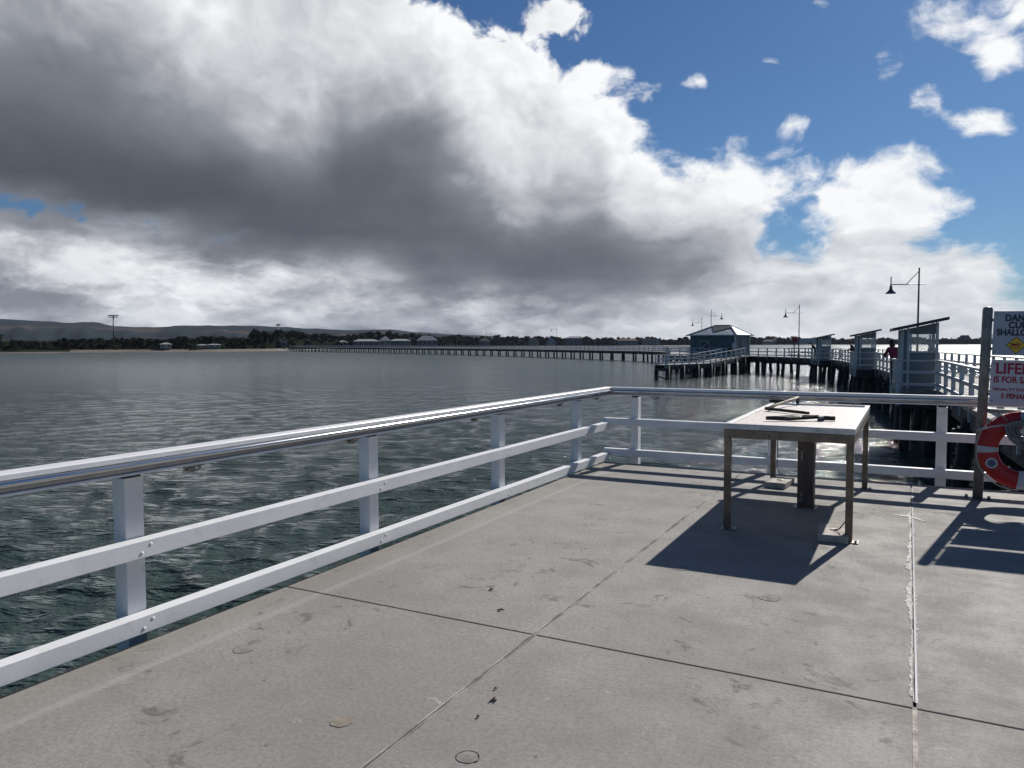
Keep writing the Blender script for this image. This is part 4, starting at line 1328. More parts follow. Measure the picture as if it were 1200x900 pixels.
b = MB(); b.bar(F0 - F0 + Vector((0, 0, -0.55)), B0 - F0 + Vector((0, 0, -0.55)), 0.2, 0.25); b.bar(Vector((0, 0, -1.5)), B0 - F0 + Vector((0, 0, -1.2)), 0.12, 0.12); b.build('crosshead', M_beam, land_)


def sub(a, b, n): return [a.lerp(b, i / n) for i in range(n)]


M_wrail2 = mat('sunlit_grey_paint', (0.58, 0.58, 0.57), 0.55, var=0.2, scale=2)  # copy of the grey rail paint with sunlight put into a lighter, warmer colour
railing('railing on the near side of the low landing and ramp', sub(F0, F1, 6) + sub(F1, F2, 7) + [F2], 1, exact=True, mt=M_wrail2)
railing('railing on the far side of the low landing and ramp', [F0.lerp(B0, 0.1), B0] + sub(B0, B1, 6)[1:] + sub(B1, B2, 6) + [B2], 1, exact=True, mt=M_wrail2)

# ------------------------------------------------------------------ the long jetty to the beach
LJ = [(-25.5, 103.0), (-31.0, 122.0), (-42.0, 150.0), (-64.0, 172.0), (-110, 209.0), (-190, 257.0), (-272, 300.0), (-300, 318)]
lj = smooth_path(LJ, 3.0)
le = offset(lj, -3.6)
long_ = empty('jetty', lj[0], 0, 'very long low jetty on rows of piles running from the hut to the left-hand beach', 'jetty')
o0 = -Vector(lj[0])
mb = MB(); n = len(lj)
vs = [p + o0 + Vector((0, 0, z)) for i in range(n) for p, z in ((lj[i], 0), (le[i], 0), (le[i], -0.15), (lj[i], -0.15))]
fs = [(4 * i + j, 4 * i + (j + 1) % 4, 4 * i + 4 + (j + 1) % 4, 4 * i + 4 + j) for i in range(n - 1) for j in range(4)]
mb.add(vs, fs); mb.build('decking', M_planks, long_, recalc=True)
mb = MB()
for q in (offset(lj, -0.1), offset(lj, -1.8), offset(lj, -3.5)):
    q = q[::2] + [q[-1]]
    for a, b in zip(q, q[1:]): mb.bar(a + o0 + Vector((0, 0, -0.155)), b + o0 + Vector((0, 0, -0.155)), 0.25, 0.5, top=True)
mb.build('bearer', M_beam, long_)
pl = MB(); pl.tube([(0, 0, -0.3), (0, 0, -4.6)], [0.21, 0.24], 8)
rest = MB(); cnt = 0; pm2 = None
bt = resample(lj, step=5.2)
ti = [(bt[min(i + 1, len(bt) - 1)] - bt[max(i - 1, 0)]).normalized() for i in range(len(bt))]
for p, t in zip(bt, ti):
    nv = Vector((t.y, -t.x, 0))
    for dd in (-0.1, -3.5):
        q = p + nv * dd + o0
        if cnt < 100:
            if pm2 is None: o = pl.build('pile', M_pile, long_); pm2 = o.data
            else: o = bpy.data.objects.new('pile', pm2); COL.objects.link(o); o.parent = long_
            o.location = q
        else: rest.tube([q + Vector((0, 0, -0.3)), q + Vector((0, 0, -4.6))], [0.21, 0.24], 8)
        cnt += 1
if rest.v: tag(rest.build('pile', M_pile, long_), kind='stuff')
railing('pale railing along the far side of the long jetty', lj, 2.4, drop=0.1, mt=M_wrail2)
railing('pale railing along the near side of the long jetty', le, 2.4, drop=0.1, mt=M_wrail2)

# ------------------------------------------------------------------ lamps and small things on the jetty


def lamp(x, y, h, az, label, side=-1, base=0.0, k=1.0):
    root = empty('street_lamp', (x, y, base), az, label, 'street lamp', 'gooseneck lamps along the jetty')
    b = MB(); b.tube([(0, 0, 0), (0, 0, h * 0.5), (0, 0, h)], [0.05 * k, 0.04 * k, 0.03 * k], 10); b.tube([(0, 0, 0), (0, 0, 0.5)], 0.09 * k, 10); b.build('pole', M_lamp, root)
    za = h - 0.72 * k
    b = MB(); b.tube([(-side * 0.30 * k, 0, za), (side * 1.22 * k, 0, za)], 0.02 * k, 8); b.tube([(side * 0.55 * k, 0, za), (0, 0, h - 0.14 * k)], 0.016 * k, 6)
    b.build('arm', M_lamp, root)
    b = MB(); x_ = side * 1.20 * k
    pr = [(0.022, 0.34), (0.022, 0.0), (0.05, -0.08), (0.065, -0.20), (0.11, -0.27), (0.21, -0.36), (0.215, -0.39), (0.02, -0.38)]
    n_ = 14; vs = [(x_ + r * k * math.cos(2 * PI * j / n_), r * k * math.sin(2 * PI * j / n_), za + z * k) for r, z in pr for j in range(n_)]
    b.add(vs, [(i * n_ + j, i * n_ + (j + 1) % n_, (i + 1) * n_ + (j + 1) % n_, (i + 1) * n_ + j) for i in range(len(pr) - 1) for j in range(n_)], 0, True)
    b.build('lamp_shade', M_lamp, root)


YAW = R(27.5)
lamp(0.33, 37.2, 4.84, YAW, 'tallest-looking lamp post with a bell shade, rising behind the nearest shelter', -1)
lamp(-10.65, 88.2, 5.8, YAW, 'lamp post between the hut and the farthest shelter, beside the red box', -1, k=1.25)
lamp(-24.3, 106.2, 6.25, YAW, 'lamp post behind the hut roof with its arm pointing right', 1, k=1.2)
lamp(-31.2, 129.5, 6.0, YAW, 'lamp post behind the hut roof with its arm pointing left', -1, k=1.3)
lamp(-96.5, 215.0, 6.9, YAW, 'thin lamp post on the middle of the long jetty, the taller-looking of the two there', -1, k=1.4)
lamp(-128.0, 226.5, 5.9, YAW, 'thin lamp post on the long jetty, farther left and fainter', 1, k=1.3)
M_red = mat('red_box_paint', (0.16, 0.012, 0.03), 0.5)
t = empty('equipment_box', (-11.35, 90.1, 0), YAW, 'dark red lifebuoy box on a post beside the walkway lamp', 'equipment box')
b = MB(); b.box((0, 0, 0.85), (0.1, 0.1, 1.7)); b.build('post', M_lamp, t)
b = MB(); b.box((0, 0, 2.0), (0.55, 0.3, 0.6)); b.add([(-0.3, -0.18, 2.302), (0.3, -0.18, 2.302), (0.3, 0.18, 2.302), (-0.3, 0.18, 2.302), (-0.3, 0, 2.42), (0.3, 0, 2.42)], [(0, 1, 5, 4), (2, 3, 4, 5), (1, 2, 5), (3, 0, 4)]); b.build('cabinet', M_red, t, bevel=0.01)

# ------------------------------------------------------------------ fish cleaning table
M_tframe = mat('tarnished_frame', (0.24, 0.185, 0.135), 0.42, metal=0.55, var=0.35, scale=6, dirt=(0.06, 0.035, 0.025), dirt_amt=0.5)
M_tlip = mat('worn_alloy_lip', (0.66, 0.64, 0.62), 0.38, metal=0.35, var=0.2, scale=9, dirt=(0.15, 0.11, 0.09), dirt_amt=0.5)
M_tboard = mat('stained_white_board', (0.70, 0.63, 0.575), 0.5, var=0.16, scale=7, dirt=(0.28, 0.14, 0.09), dirt_amt=0.85, bump=0.1)
M_column = mat('brown_column', (0.12, 0.085, 0.075), 0.5, metal=0.3, var=0.4, scale=7, stretch=(1, 1, 0.3))
TX0, TX1, TY0, TY1, TZ = -1.408, -0.365, 6.66, 9.27, 0.928
tb = empty('cleaning_table', ((TX0 + TX1) / 2, (TY0 + TY1) / 2, 0), 0, 'long brown-framed fish cleaning table with stained white top standing on the deck', 'table')
to = -Vector(tb.location)
lp_ = [(TX0, TY0), (TX1, TY0), (TX1, TY1), (TX0, TY1)]


def tbx(mb, x0, x1, y0, y1, z0, z1, mi=0): return mb.box(Vector(((x0 + x1) / 2, (y0 + y1) / 2, (z0 + z1) / 2)) + to, (x1 - x0, y1 - y0, z1 - z0), mi=mi)


b = MB(); tbx(b, TX0 + 0.045, TX1 - 0.045, TY0 + 0.045, TY1 - 0.045, TZ - 0.055, TZ - 0.020); b.build('tabletop', M_tboard, tb, bevel=0.003)
b = MB()
w_ = 0.045
tbx(b, TX0, TX1, TY0, TY0 + w_, TZ - 0.050, TZ); tbx(b, TX0, TX1, TY1 - w_, TY1, TZ - 0.050, TZ)
tbx(b, TX0, TX0 + w_, TY0 + w_, TY1 - w_, TZ - 0.050, TZ); tbx(b, TX1 - w_, TX1, TY0 + w_, TY1 - w_, TZ - 0.050, TZ)
b.build('lip', M_tlip, tb, bevel=0.004)
b = MB()
zt, zb = TZ - 0.052, TZ - 0.125
tbx(b, TX0 + 0.004, TX1 - 0.004, TY0 + 0.004, TY0 + 0.05, zb, zt); tbx(b, TX0 + 0.004, TX1 - 0.004, TY1 - 0.05, TY1 - 0.004, zb, zt)
tbx(b, TX0 + 0.004, TX0 + 0.05, TY0 + 0.05, TY1 - 0.05, zb, zt); tbx(b, TX1 - 0.05, TX1 - 0.004, TY0 + 0.05, TY1 - 0.05, zb, zt)
tbx(b, TX0 + 0.05, TX1 - 0.05, 7.92, 7.97, zb, zt - 0.01)
b.build('frame', M_tframe, tb, bevel=0.003)
for (x, y) in ((TX0 + 0.034, TY0 + 0.036), (TX1 - 0.034, TY0 + 0.036), (TX0 + 0.034, TY1 - 0.036), (TX1 - 0.034, TY1 - 0.036)):
    b = MB(); b.box(Vector((x, y, zb / 2 + 0.004)) + to, (0.056, 0.06, zb - 0.01)); lg = b.build('leg', M_tframe, tb, bevel=0.004)
    b = MB(); b.box(Vector((x + 0.015, y - 0.01, 0.005)) + to, (0.12, 0.11, 0.008)); b.tube([Vector((x + 0.055, y - 0.04, 0.0)) + to, Vector((x + 0.055, y - 0.04, 0.028)) + to], 0.009, 8); b.build('foot_plate', M_clip, lg)
b = MB(); b.box(Vector((-0.865, 7.93, 0.40)) + to, (0.15, 0.17, 0.80)); col_ = b.build('pedestal', M_column, tb, bevel=0.006)
b = MB(); b.box(Vector((-0.865, 7.93, 0.006)) + to, (0.21, 0.24, 0.010)); b.box(Vector((-0.90, 7.837, 0.52)) + to, (0.02, 0.014, 0.09)); b.box(Vector((-0.90, 7.838, 0.14)) + to, (0.03, 0.012, 0.03))
b.tube([Vector((-0.90, 7.832, 0.14)) + to, Vector((-0.885, 7.80, 0.10)) + to, Vector((-0.93, 7.80, 0.07)) + to, Vector((-0.90, 7.82, 0.02)) + to], 0.005, 6)
b.build('tap_fitting', M_clip, col_)
# earth wires by two legs
for (x, y, sx) in ((TX1 - 0.05, TY0 + 0.07, -1), (TX0 + 0.07, TY1 - 0.05, 1)):
    b = MB(); b.tube([Vector((x, y, zb - 0.02)) + to, Vector((x + sx * 0.012, y, 0.5)) + to, Vector((x + sx * 0.01, y, 0.16)) + to, Vector((x + sx * 0.06, y + 0.02, 0.085)) + to, Vector((x + sx * 0.10, y + 0.03, 0.072)) + to], 0.005, 6)
    b.build('cable', M_black, tb)

M_paver = mat('cream_paver', (0.42, 0.39, 0.34), 0.85, var=0.2, scale=9, dirt=(0.2, 0.17, 0.13), dirt_amt=0.6, bump=0.3)
for (x, y, rz, lab) in ((-0.52, 6.80, R(3), 'cream concrete paver lying against the near right leg of the table'), (-1.27, 9.02, R(-6), 'cream concrete paver lying beside the far left leg of the table')):
    b = MB(); b.box((0, 0, 0.033), (0.23, 0.42, 0.062)); b.box((0.005, -0.005, 0.069), (0.06, 0.05, 0.008), mi=1)
    tag(b.build('paving_block', [M_paver, M_clip], loc=(x, y, 0), rz=rz, bevel=0.006), lab, 'paver', 'pavers under the table')

# things left lying on the table
M_stick = mat('dark_wet_wood', (0.035, 0.025, 0.022), 0.6, var=0.5, scale=25, bump=0.4)
M_pale = mat('bleached_wood', (0.30, 0.24, 0.17), 0.7, var=0.4, scale=30, bump=0.3)
M_blue = mat('navy_plastic', (0.015, 0.03, 0.07), 0.4)
zt2 = TZ - 0.02
st = empty('broken_handle', (-1.285, 8.25, zt2), 0, 'elbow-shaped broken handle lying on the table, its pale arm pointing up and away', 'tool')
b = MB(); b.tube([(0.0, 0, 0.03), (0.03, 0.30, 0.045), (0.10, 0.75, 0.065), (0.17, 1.0, 0.085)], [0.017, 0.015, 0.014, 0.016], 8); b.build('pale_arm', M_pale, st)
b = MB(); b.tube([(-0.03, 0.03, 0.028), (0.12, -0.08, 0.026), (0.38, -0.27, 0.024), (0.43, -0.31, 0.024)], [0.019, 0.016, 0.016, 0.014], 8); b.build('dark_arm', M_stick, st)
b = MB(); b.box((0.168, 1.0, 0.045), (0.035, 0.05, 0.08)); b.build('end_block', M_blue, st)
st = empty('driftwood_stick', (-1.14, 7.20, zt2), 0, 'dark knobbly stick held in a small navy clamp, lying nearer the viewer on the table', 'stick')
b = MB(); b.tube([(0, 0.0, 0.028), (0.09, 0.03, 0.030), (0.20, 0.07, 0.026), (0.32, 0.17, 0.028), (0.42, 0.27, 0.030)], [0.017, 0.021, 0.018, 0.015, 0.013], 9)
b.tube([(0.05, 0.18, 0.025), (0.20, 0.17, 0.030), (0.34, 0.20, 0.028)], [0.010, 0.020, 0.014], 8); b.build('stick', M_stick, st)
b = MB(); b.tube([(0.30, 0.15, 0.045), (0.42, 0.25, 0.045)], [0.012, 0.010], 7); b.build('pale_branch', M_pale, st)
b = MB(); b.tube([(0.46, 0.26, 0.026), (0.56, 0.28, 0.026)], [0.020, 0.022], 10); b.build('grip', M_stick, st)
b = MB(); b.box((0.445, 0.25, 0.020), (0.055, 0.10, 0.04)); b.box((0.445, 0.20, 0.015), (0.03, 0.05, 0.03)); b.build('clamp', M_blue, st)
b = MB(); b.box((0, 0, 0.02), (0.16, 0.05, 0.035)); b.tube([(-0.07, 0, 0.04), (0.07, 0, 0.04)], 0.006, 6)
tag(b.build('scraper', M_black, loc=(TX0 + 0.06, TY1 - 0.02, TZ), rz=R(10), bevel=0.004), 'small black scraper on the far left corner of the table', 'scraper')

# ------------------------------------------------------------------ warning sign on posts
M_galv = mat('galvanised_post', (0.22, 0.22, 0.215), 0.45, metal=0.5, var=0.3, scale=10, dirt=(0.07, 0.055, 0.045), dirt_amt=0.4)
M_sign = mat('grey_blue_sign', (0.34, 0.39, 0.46), 0.45, var=0.06, scale=6)
M_sign2 = mat('grey_white_sign', (0.52, 0.52, 0.56), 0.45, var=0.06, scale=6)
M_navy = mat('navy_lettering', (0.012, 0.018, 0.045), 0.5)
M_redl = mat('red_lettering', (0.32, 0.012, 0.035), 0.5)
M_yel = mat('yellow_sign', (0.62, 0.42, 0.02), 0.5)
SX, SY = 0.665, 9.12
SX2 = 2 * 1.045 - SX
sg = empty('warning_sign', (SX, SY, 0), 0, 'two grey-white notices with navy and red lettering fixed between rounded steel posts', 'sign')
for dx_ in (0.0, SX2 - SX):
    b = MB(); b.tube([(dx_, 0, 0.0), (dx_, 0, 1.955), (dx_, 0, 1.975), (dx_, 0, 1.985)], [0.047, 0.047, 0.040, 0.02], 18); p_ = b.build('post', M_galv, sg)
    b = MB(); b.box((dx_, 0, 0.006), (0.26, 0.13, 0.012))
    for q in (-0.10, 0.10): b.tube([(dx_ + q, -0.0, 0.012), (dx_ + q, -0.0, 0.045)], 0.014, 8); b.tube([(dx_ + q, 0, 0.012), (dx_ + q, 0, 0.022)], 0.024, 6)
    b.build('base_plate', M_galv, p_)
BX0, BX1 = 0.052, SX2 - SX - 0.052
CX = (BX0 + BX1) / 2


def text(parent, s, x, z, size, m, y, name='lettering', bold=0.0, width=None):
    c = bpy.data.curves.new(name, 'FONT'); c.body = s; c.size = size; c.align_x = 'CENTER'; c.align_y = 'CENTER'; c.extrude = 0.0008; c.offset = bold
    to_ = bpy.data.objects.new('tmp', c); COL.objects.link(to_)
    bpy.context.view_layer.update()
    dg = bpy.context.evaluated_depsgraph_get()
    me = bpy.data.meshes.new_from_object(to_.evaluated_get(dg))
    bpy.data.objects.remove(to_)
    xs = [v.co.x for v in me.vertices]
    k = width / (max(xs) - min(xs)) if width else 1.0
    for v in me.vertices: v.co = Vector((x + v.co.x * k, y - v.co.z, z + v.co.y))
    me.materials.clear(); me.materials.append(m)
    o = bpy.data.objects.new(name, me); COL.objects.link(o); o.parent = parent
    return o


b = MB(); b.box((CX, -0.035, 1.718), (BX1 - BX0, 0.006, 0.445)); s1 = b.build('sign_panel', M_sign, sg, bevel=0.002); s1['label'] = 'upper panel with navy danger warning'
b = MB(); b.box((CX, -0.035, 1.222), (BX1 - BX0, 0.006, 0.455)); s2 = b.build('sign_panel', M_sign2, sg, bevel=0.002); s2['label'] = 'lower panel with red lifebuoy notice'
yy = -0.0395
text(s1, 'DANGEROUS', CX, 1.868, 0.088, M_navy, yy, bold=0.0034, width=0.46)
text(s1, 'CURRENTS', CX, 1.796, 0.088, M_navy, yy, bold=0.0034, width=0.40)
text(s1, 'SHALLOW WATER', CX, 1.724, 0.088, M_navy, yy, bold=0.0034, width=0.60)
for sx in (-0.125, 0.125):
    cx, cz, r = CX + sx, 1.598, 0.088
    b = MB()
    for rr, y_, mi in ((r, yy, 1), (r * 0.90, yy - 0.0012, 0)):
        b.add([(cx - rr, y_, cz), (cx, y_, cz - rr), (cx + rr, y_, cz), (cx, y_, cz + rr)], [(0, 1, 2, 3)], mi)
    o = b.build('diamond_symbol', [M_yel, M_black], s1)
    g = MB(); y_ = yy - 0.0028
    if sx < 0:   # swimmer swept off balance
        g.tube([(cx - 0.028, y_, cz + 0.006), (cx + 0.004, y_, cz + 0.002)], [0.013, 0.010], 8)
        n_ = 12; g.add([(cx + 0.026 + 0.011 * math.cos(2 * PI * j / n_), y_ - 0.001, cz + 0.012 + 0.011 * math.sin(2 * PI * j / n_)) for j in range(n_)], [tuple(range(n_))])
        for a_, c_ in (((-0.028, 0.006), (-0.052, 0.020)), ((-0.028, 0.004), (-0.054, -0.008)), ((0.004, 0.004), (0.034, -0.020)), ((0.002, 0.004), (0.014, 0.030)), ((-0.045, -0.024), (0.02, -0.030))):
            g.tube([(cx + a_[0], y_, cz + a_[1]), (cx + c_[0], y_, cz + c_[1])], 0.0045, 6)
    else:        # diver over a shallow bottom
        g.tube([(cx - 0.02, y_, cz + 0.022), (cx + 0.014, y_, cz - 0.006)], [0.010, 0.008], 8)
        for a_, c_ in (((-0.02, 0.022), (-0.034, 0.046)), ((0.014, -0.006), (0.03, -0.022)), ((-0.05, -0.03), (0.05, -0.03))): g.tube([(cx + a_[0], y_, cz + a_[1]), (cx + c_[0], y_, cz + c_[1])], 0.0045, 6)
    for v in range(len(g.v)): g.v[v] = (g.v[v][0], y_ + (g.v[v][1] - y_) * 0.12, g.v[v][2])
    g.build('pictogram', M_redl, o)
text(s2, 'LIFEBUOY', CX, 1.358, 0.150, M_redl, yy, bold=0.0042, width=0.58)
text(s2, 'IS FOR SAVING LIFE', CX, 1.247, 0.088, M_redl, yy, bold=0.003, width=0.60)
text(s2, 'PENALTY FOR INTERFERENCE', CX, 1.150, 0.040, M_redl, yy, bold=0.0012, width=0.60)
text(s2, '5 PENALTY UNITS', CX, 1.083, 0.070, M_redl, yy, bold=0.0026, width=0.46)
for (pz, pl_) in ((1.718, s1), (1.222, s2)):
    b = MB()
    for q in (BX0 + 0.022, BX1 - 0.022):
        for e_ in (-0.19, 0.19): b.tube([(q, -0.037, pz + e_), (q, -0.044, pz + e_)], 0.006, 8)
    b.build('screws', M_black, pl_)
b = MB()
for z in (1.56, 1.85, 1.10, 1.35): b.box(((SX2 - SX) / 2, -0.02, z), (SX2 - SX - 0.08, 0.02, 0.03))
b.box(((SX2 - SX) / 2, 0.0, 0.93), (SX2 - SX - 0.08, 0.03, 0.035))
b.build('crossbar', M_galv, sg)
b = MB(); b.tube([(CX, -0.01, 0.93), (CX, -0.06, 0.90), (CX, -0.15, 0.885), (CX, -0.16, 0.93)], 0.008, 8); b.build('hook', M_galv, sg)

sg.rotation_euler = (0, R(1.2), 0)

# ------------------------------------------------------------------ lifebuoy
M_orange = mat('red_orange_buoy', (0.42, 0.008, 0.010), 0.42, var=0.18, scale=7)
M_band = mat('grey_reflective_band', (0.46, 0.47, 0.50), 0.35, var=0.1, scale=10)
M_rope = mat('grey_rope', (0.24, 0.24, 0.25), 0.85, var=0.35, scale=40, bump=0.5, bscale=200)
M_ropep = mat('pale_cord', (0.55, 0.52, 0.46), 0.8, var=0.3, scale=40)
LX, LY, LZ = 1.035, 9.035, 0.542
lb = empty('lifebuoy', (LX, LY, LZ), 0, 'red-orange lifebuoy with grey bands hanging under the warning sign', 'lifebuoy')
RM, RH, RT = 0.302, 0.091, 0.055


def ring_part(a0, a1, grow=0.0, seg=36, n=22):
    vs = []
    for i in range(seg + 1):
        a = a0 + (a1 - a0) * i / seg
        for j in range(n):
            q = 2 * PI * j / n
            cc, ss = math.cos(q), math.sin(q)
            rr = RM + (RH + grow) * (abs(cc) ** 0.85) * (1 if cc > 0 else -1)
            vs.append((rr * math.cos(a), (RT + grow) * (abs(ss) ** 0.85) * (1 if ss > 0 else -1), rr * math.sin(a)))
    return vs, [(i * n + j, (i + 1) * n + j, (i + 1) * n + (j + 1) % n, i * n + (j + 1) % n) for i in range(seg) for j in range(n)]


b = MB(); b.add(*ring_part(0, 2 * PI, 0, 96), 0, True); b.build('ring', M_orange, lb, recalc=True)
for a_ in (180, 270, 0, 90):
    w2 = 5.5 if a_ != 270 else 8
    b = MB(); b.add(*ring_part(R(a_ - w2), R(a_ + w2), 0.003, 6), 0, True); b.build('band', M_band, lb, recalc=True)
a_ = R(207); cx, cz = (RM - 0.002) * math.cos(a_), (RM - 0.002) * math.sin(a_)
b = MB()
for rr, y_, mi in ((0.054, -RT - 0.002, 1), (0.036, -RT - 0.0035, 0)):
    n_ = 24; b.add([(cx + rr * math.cos(2 * PI * j / n_), y_, cz + rr * math.sin(2 * PI * j / n_)) for j in range(n_)] + [(cx + rr * math.cos(2 * PI * j / n_), -RT + 0.02, cz + rr * math.sin(2 * PI * j / n_)) for j in range(n_)], [tuple(range(n_))] + [(j, (j + 1) % n_, n_ + (j + 1) % n_, n_ + j) for j in range(n_)], mi)
b.build('badge', [mat('teal_badge', (0.05, 0.10, 0.14), 0.4), M_band], lb, recalc=True)
b = MB(); r_ = random.Random(2)
for k in range(4):
    pts = []
    for i in range(15):
        t = i / 14; a_ = R(k * 90 + 4 + 82 * t)
        rr = RM + RH + 0.006 + 0.018 * math.sin(PI * t) * (1 if k != 1 else 0.4)
        pts.append((rr * math.cos(a_), -0.01, rr * math.sin(a_)))
    b.tube(pts, 0.006, 6)
b.build('grab_line', M_ropep, lb)
b = MB(); b.tube([(-0.36, -0.05, 0.20), (-0.28, -0.07, 0.235), (-0.14, -0.072, 0.262), (-0.03, -0.075, 0.270), (0.02, -0.08, 0.285)], 0.009, 6)
b.tube([(-0.14, -0.072, 0.262), (-0.145, -0.074, 0.2), (-0.14, -0.07, 0.14)], 0.006, 6)
b.tube([(-0.14, -0.06, 0.30), (-0.24, -0.055, 0.40), (-0.20, -0.05, 0.365)], 0.006, 6)
for i in range(5): b.tube([(-0.36 + 0.012 * i, -0.05, 0.195 + 0.004 * i), (-0.40 + 0.02 * i, -0.02, 0.18 + 0.01 * i), (-0.38, 0.02, 0.20)], 0.006, 6)
b.build('tie_cord', M_ropep, lb)

rc = empty('rope_coil', (LX + 0.04, LY - 0.075, LZ + 0.30), 0, 'hank of grey rope hung in loops over the top of the lifebuoy', 'rope')
b = MB(); r_ = random.Random(6)
for k in range(28):
    s_ = r_.uniform(0.80, 1.12); dz_ = r_.uniform(-0.01, 0.02); yk = -0.012 * (k % 6) - 0.01
    L_ = 0.36 * s_ * (0.62 + 0.4 * (k / 28)); wv_ = 0.20 * r_.uniform(0.45, 1.05)
    pts = []
    for i in range(26):
        t = i / 25; a_ = PI + PI * t
        pts.append((wv_ * math.cos(a_) + r_.uniform(-1, 1) * 0.002, yk, -0.06 + dz_ + (L_ - 0.06) * math.sin(a_) * 0.72 + r_.uniform(-1, 1) * 0.002))
    for i in range(1, 12):
        t = i / 12; pts.append((wv_ * math.cos(PI * t), yk - 0.004, -0.06 + dz_ + 0.055 * math.sin(PI * t)))
    b.tube(pts, 0.0065, 6, closed=True)
b.build('loops', M_rope, rc)
b = MB()
for i in range(6): b.tube([(-0.035 + 0.013 * i, -0.07, -0.12 + 0.01 * (i % 2)), (-0.035 + 0.013 * i, -0.085, 0.0), (-0.03 + 0.012 * i, -0.06, 0.12), (-0.03 + 0.012 * i, -0.005, 0.15), (-0.03 + 0.012 * i, 0.05, 0.10)], 0.007, 6)
b.build('binding', M_rope, rc)

# ------------------------------------------------------------------ people at the walkway rail
M_skin = mat('skin', (0.36, 0.20, 0.14), 0.6)
M_hair = mat('dark_hair', (0.015, 0.012, 0.01), 0.7)
M_mag = mat('magenta_jacket', (0.15, 0.008, 0.045), 0.75, var=0.25, scale=9, bump=0.4, bscale=20)
M_navyj = mat('black_jacket', (0.016, 0.018, 0.025), 0.8, var=0.2, scale=9, bump=0.4, bscale=20)
M_jeans = mat('dark_trousers', (0.02, 0.024, 0.035), 0.85, var=0.2, scale=9)
M_capm = mat('pale_cap', (0.35, 0.35, 0.36), 0.7)


def skin_mesh(name, joints, bones, m, parent, level=2, root=0):
    me = bpy.data.meshes.new(name)
    me.from_pydata([j[0] for j in joints], bones, [])
    o = bpy.data.objects.new(name, me); COL.objects.link(o)
    sk = o.modifiers.new('skin', 'SKIN'); sk.use_smooth_shade = True
    for i, j in enumerate(joints):
        v = me.skin_vertices[0].data[i]; v.radius = (j[1], j[2] if len(j) > 2 else j[1]); v.use_root = (i == root)
    s_ = o.modifiers.new('subsurf', 'SUBSURF'); s_.levels = s_.render_levels = level
    bpy.context.view_layer.update()
    dg = bpy.context.evaluated_depsgraph_get()
    me2 = bpy.data.meshes.new_from_object(o.evaluated_get(dg)); me2.name = name
    bpy.data.objects.remove(o)
    me2.materials.clear(); me2.materials.append(m)
    o2 = bpy.data.objects.new(name, me2); COL.objects.link(o2)
    for p in me2.polygons: p.use_smooth = True
    if parent: o2.parent = parent
    return o2


def ellipsoid(mb, c, r, n=14, m_=9, f=None):
    vs = []
    for i in range(m_ + 1):
        th = PI * i / m_
        for j in range(n):
            ph = 2 * PI * j / n
            p = Vector((r[0] * math.sin(th) * math.cos(ph), r[1] * math.sin(th) * math.sin(ph), r[2] * math.cos(th)))
            if f: p = f(p)
            vs.append(p + Vector(c))
    return mb.add(vs, [(i * n + j, (i + 1) * n + j, (i + 1) * n + (j + 1) % n, i * n + (j + 1) % n) for i in range(m_) for j in range(n)], 0, True)


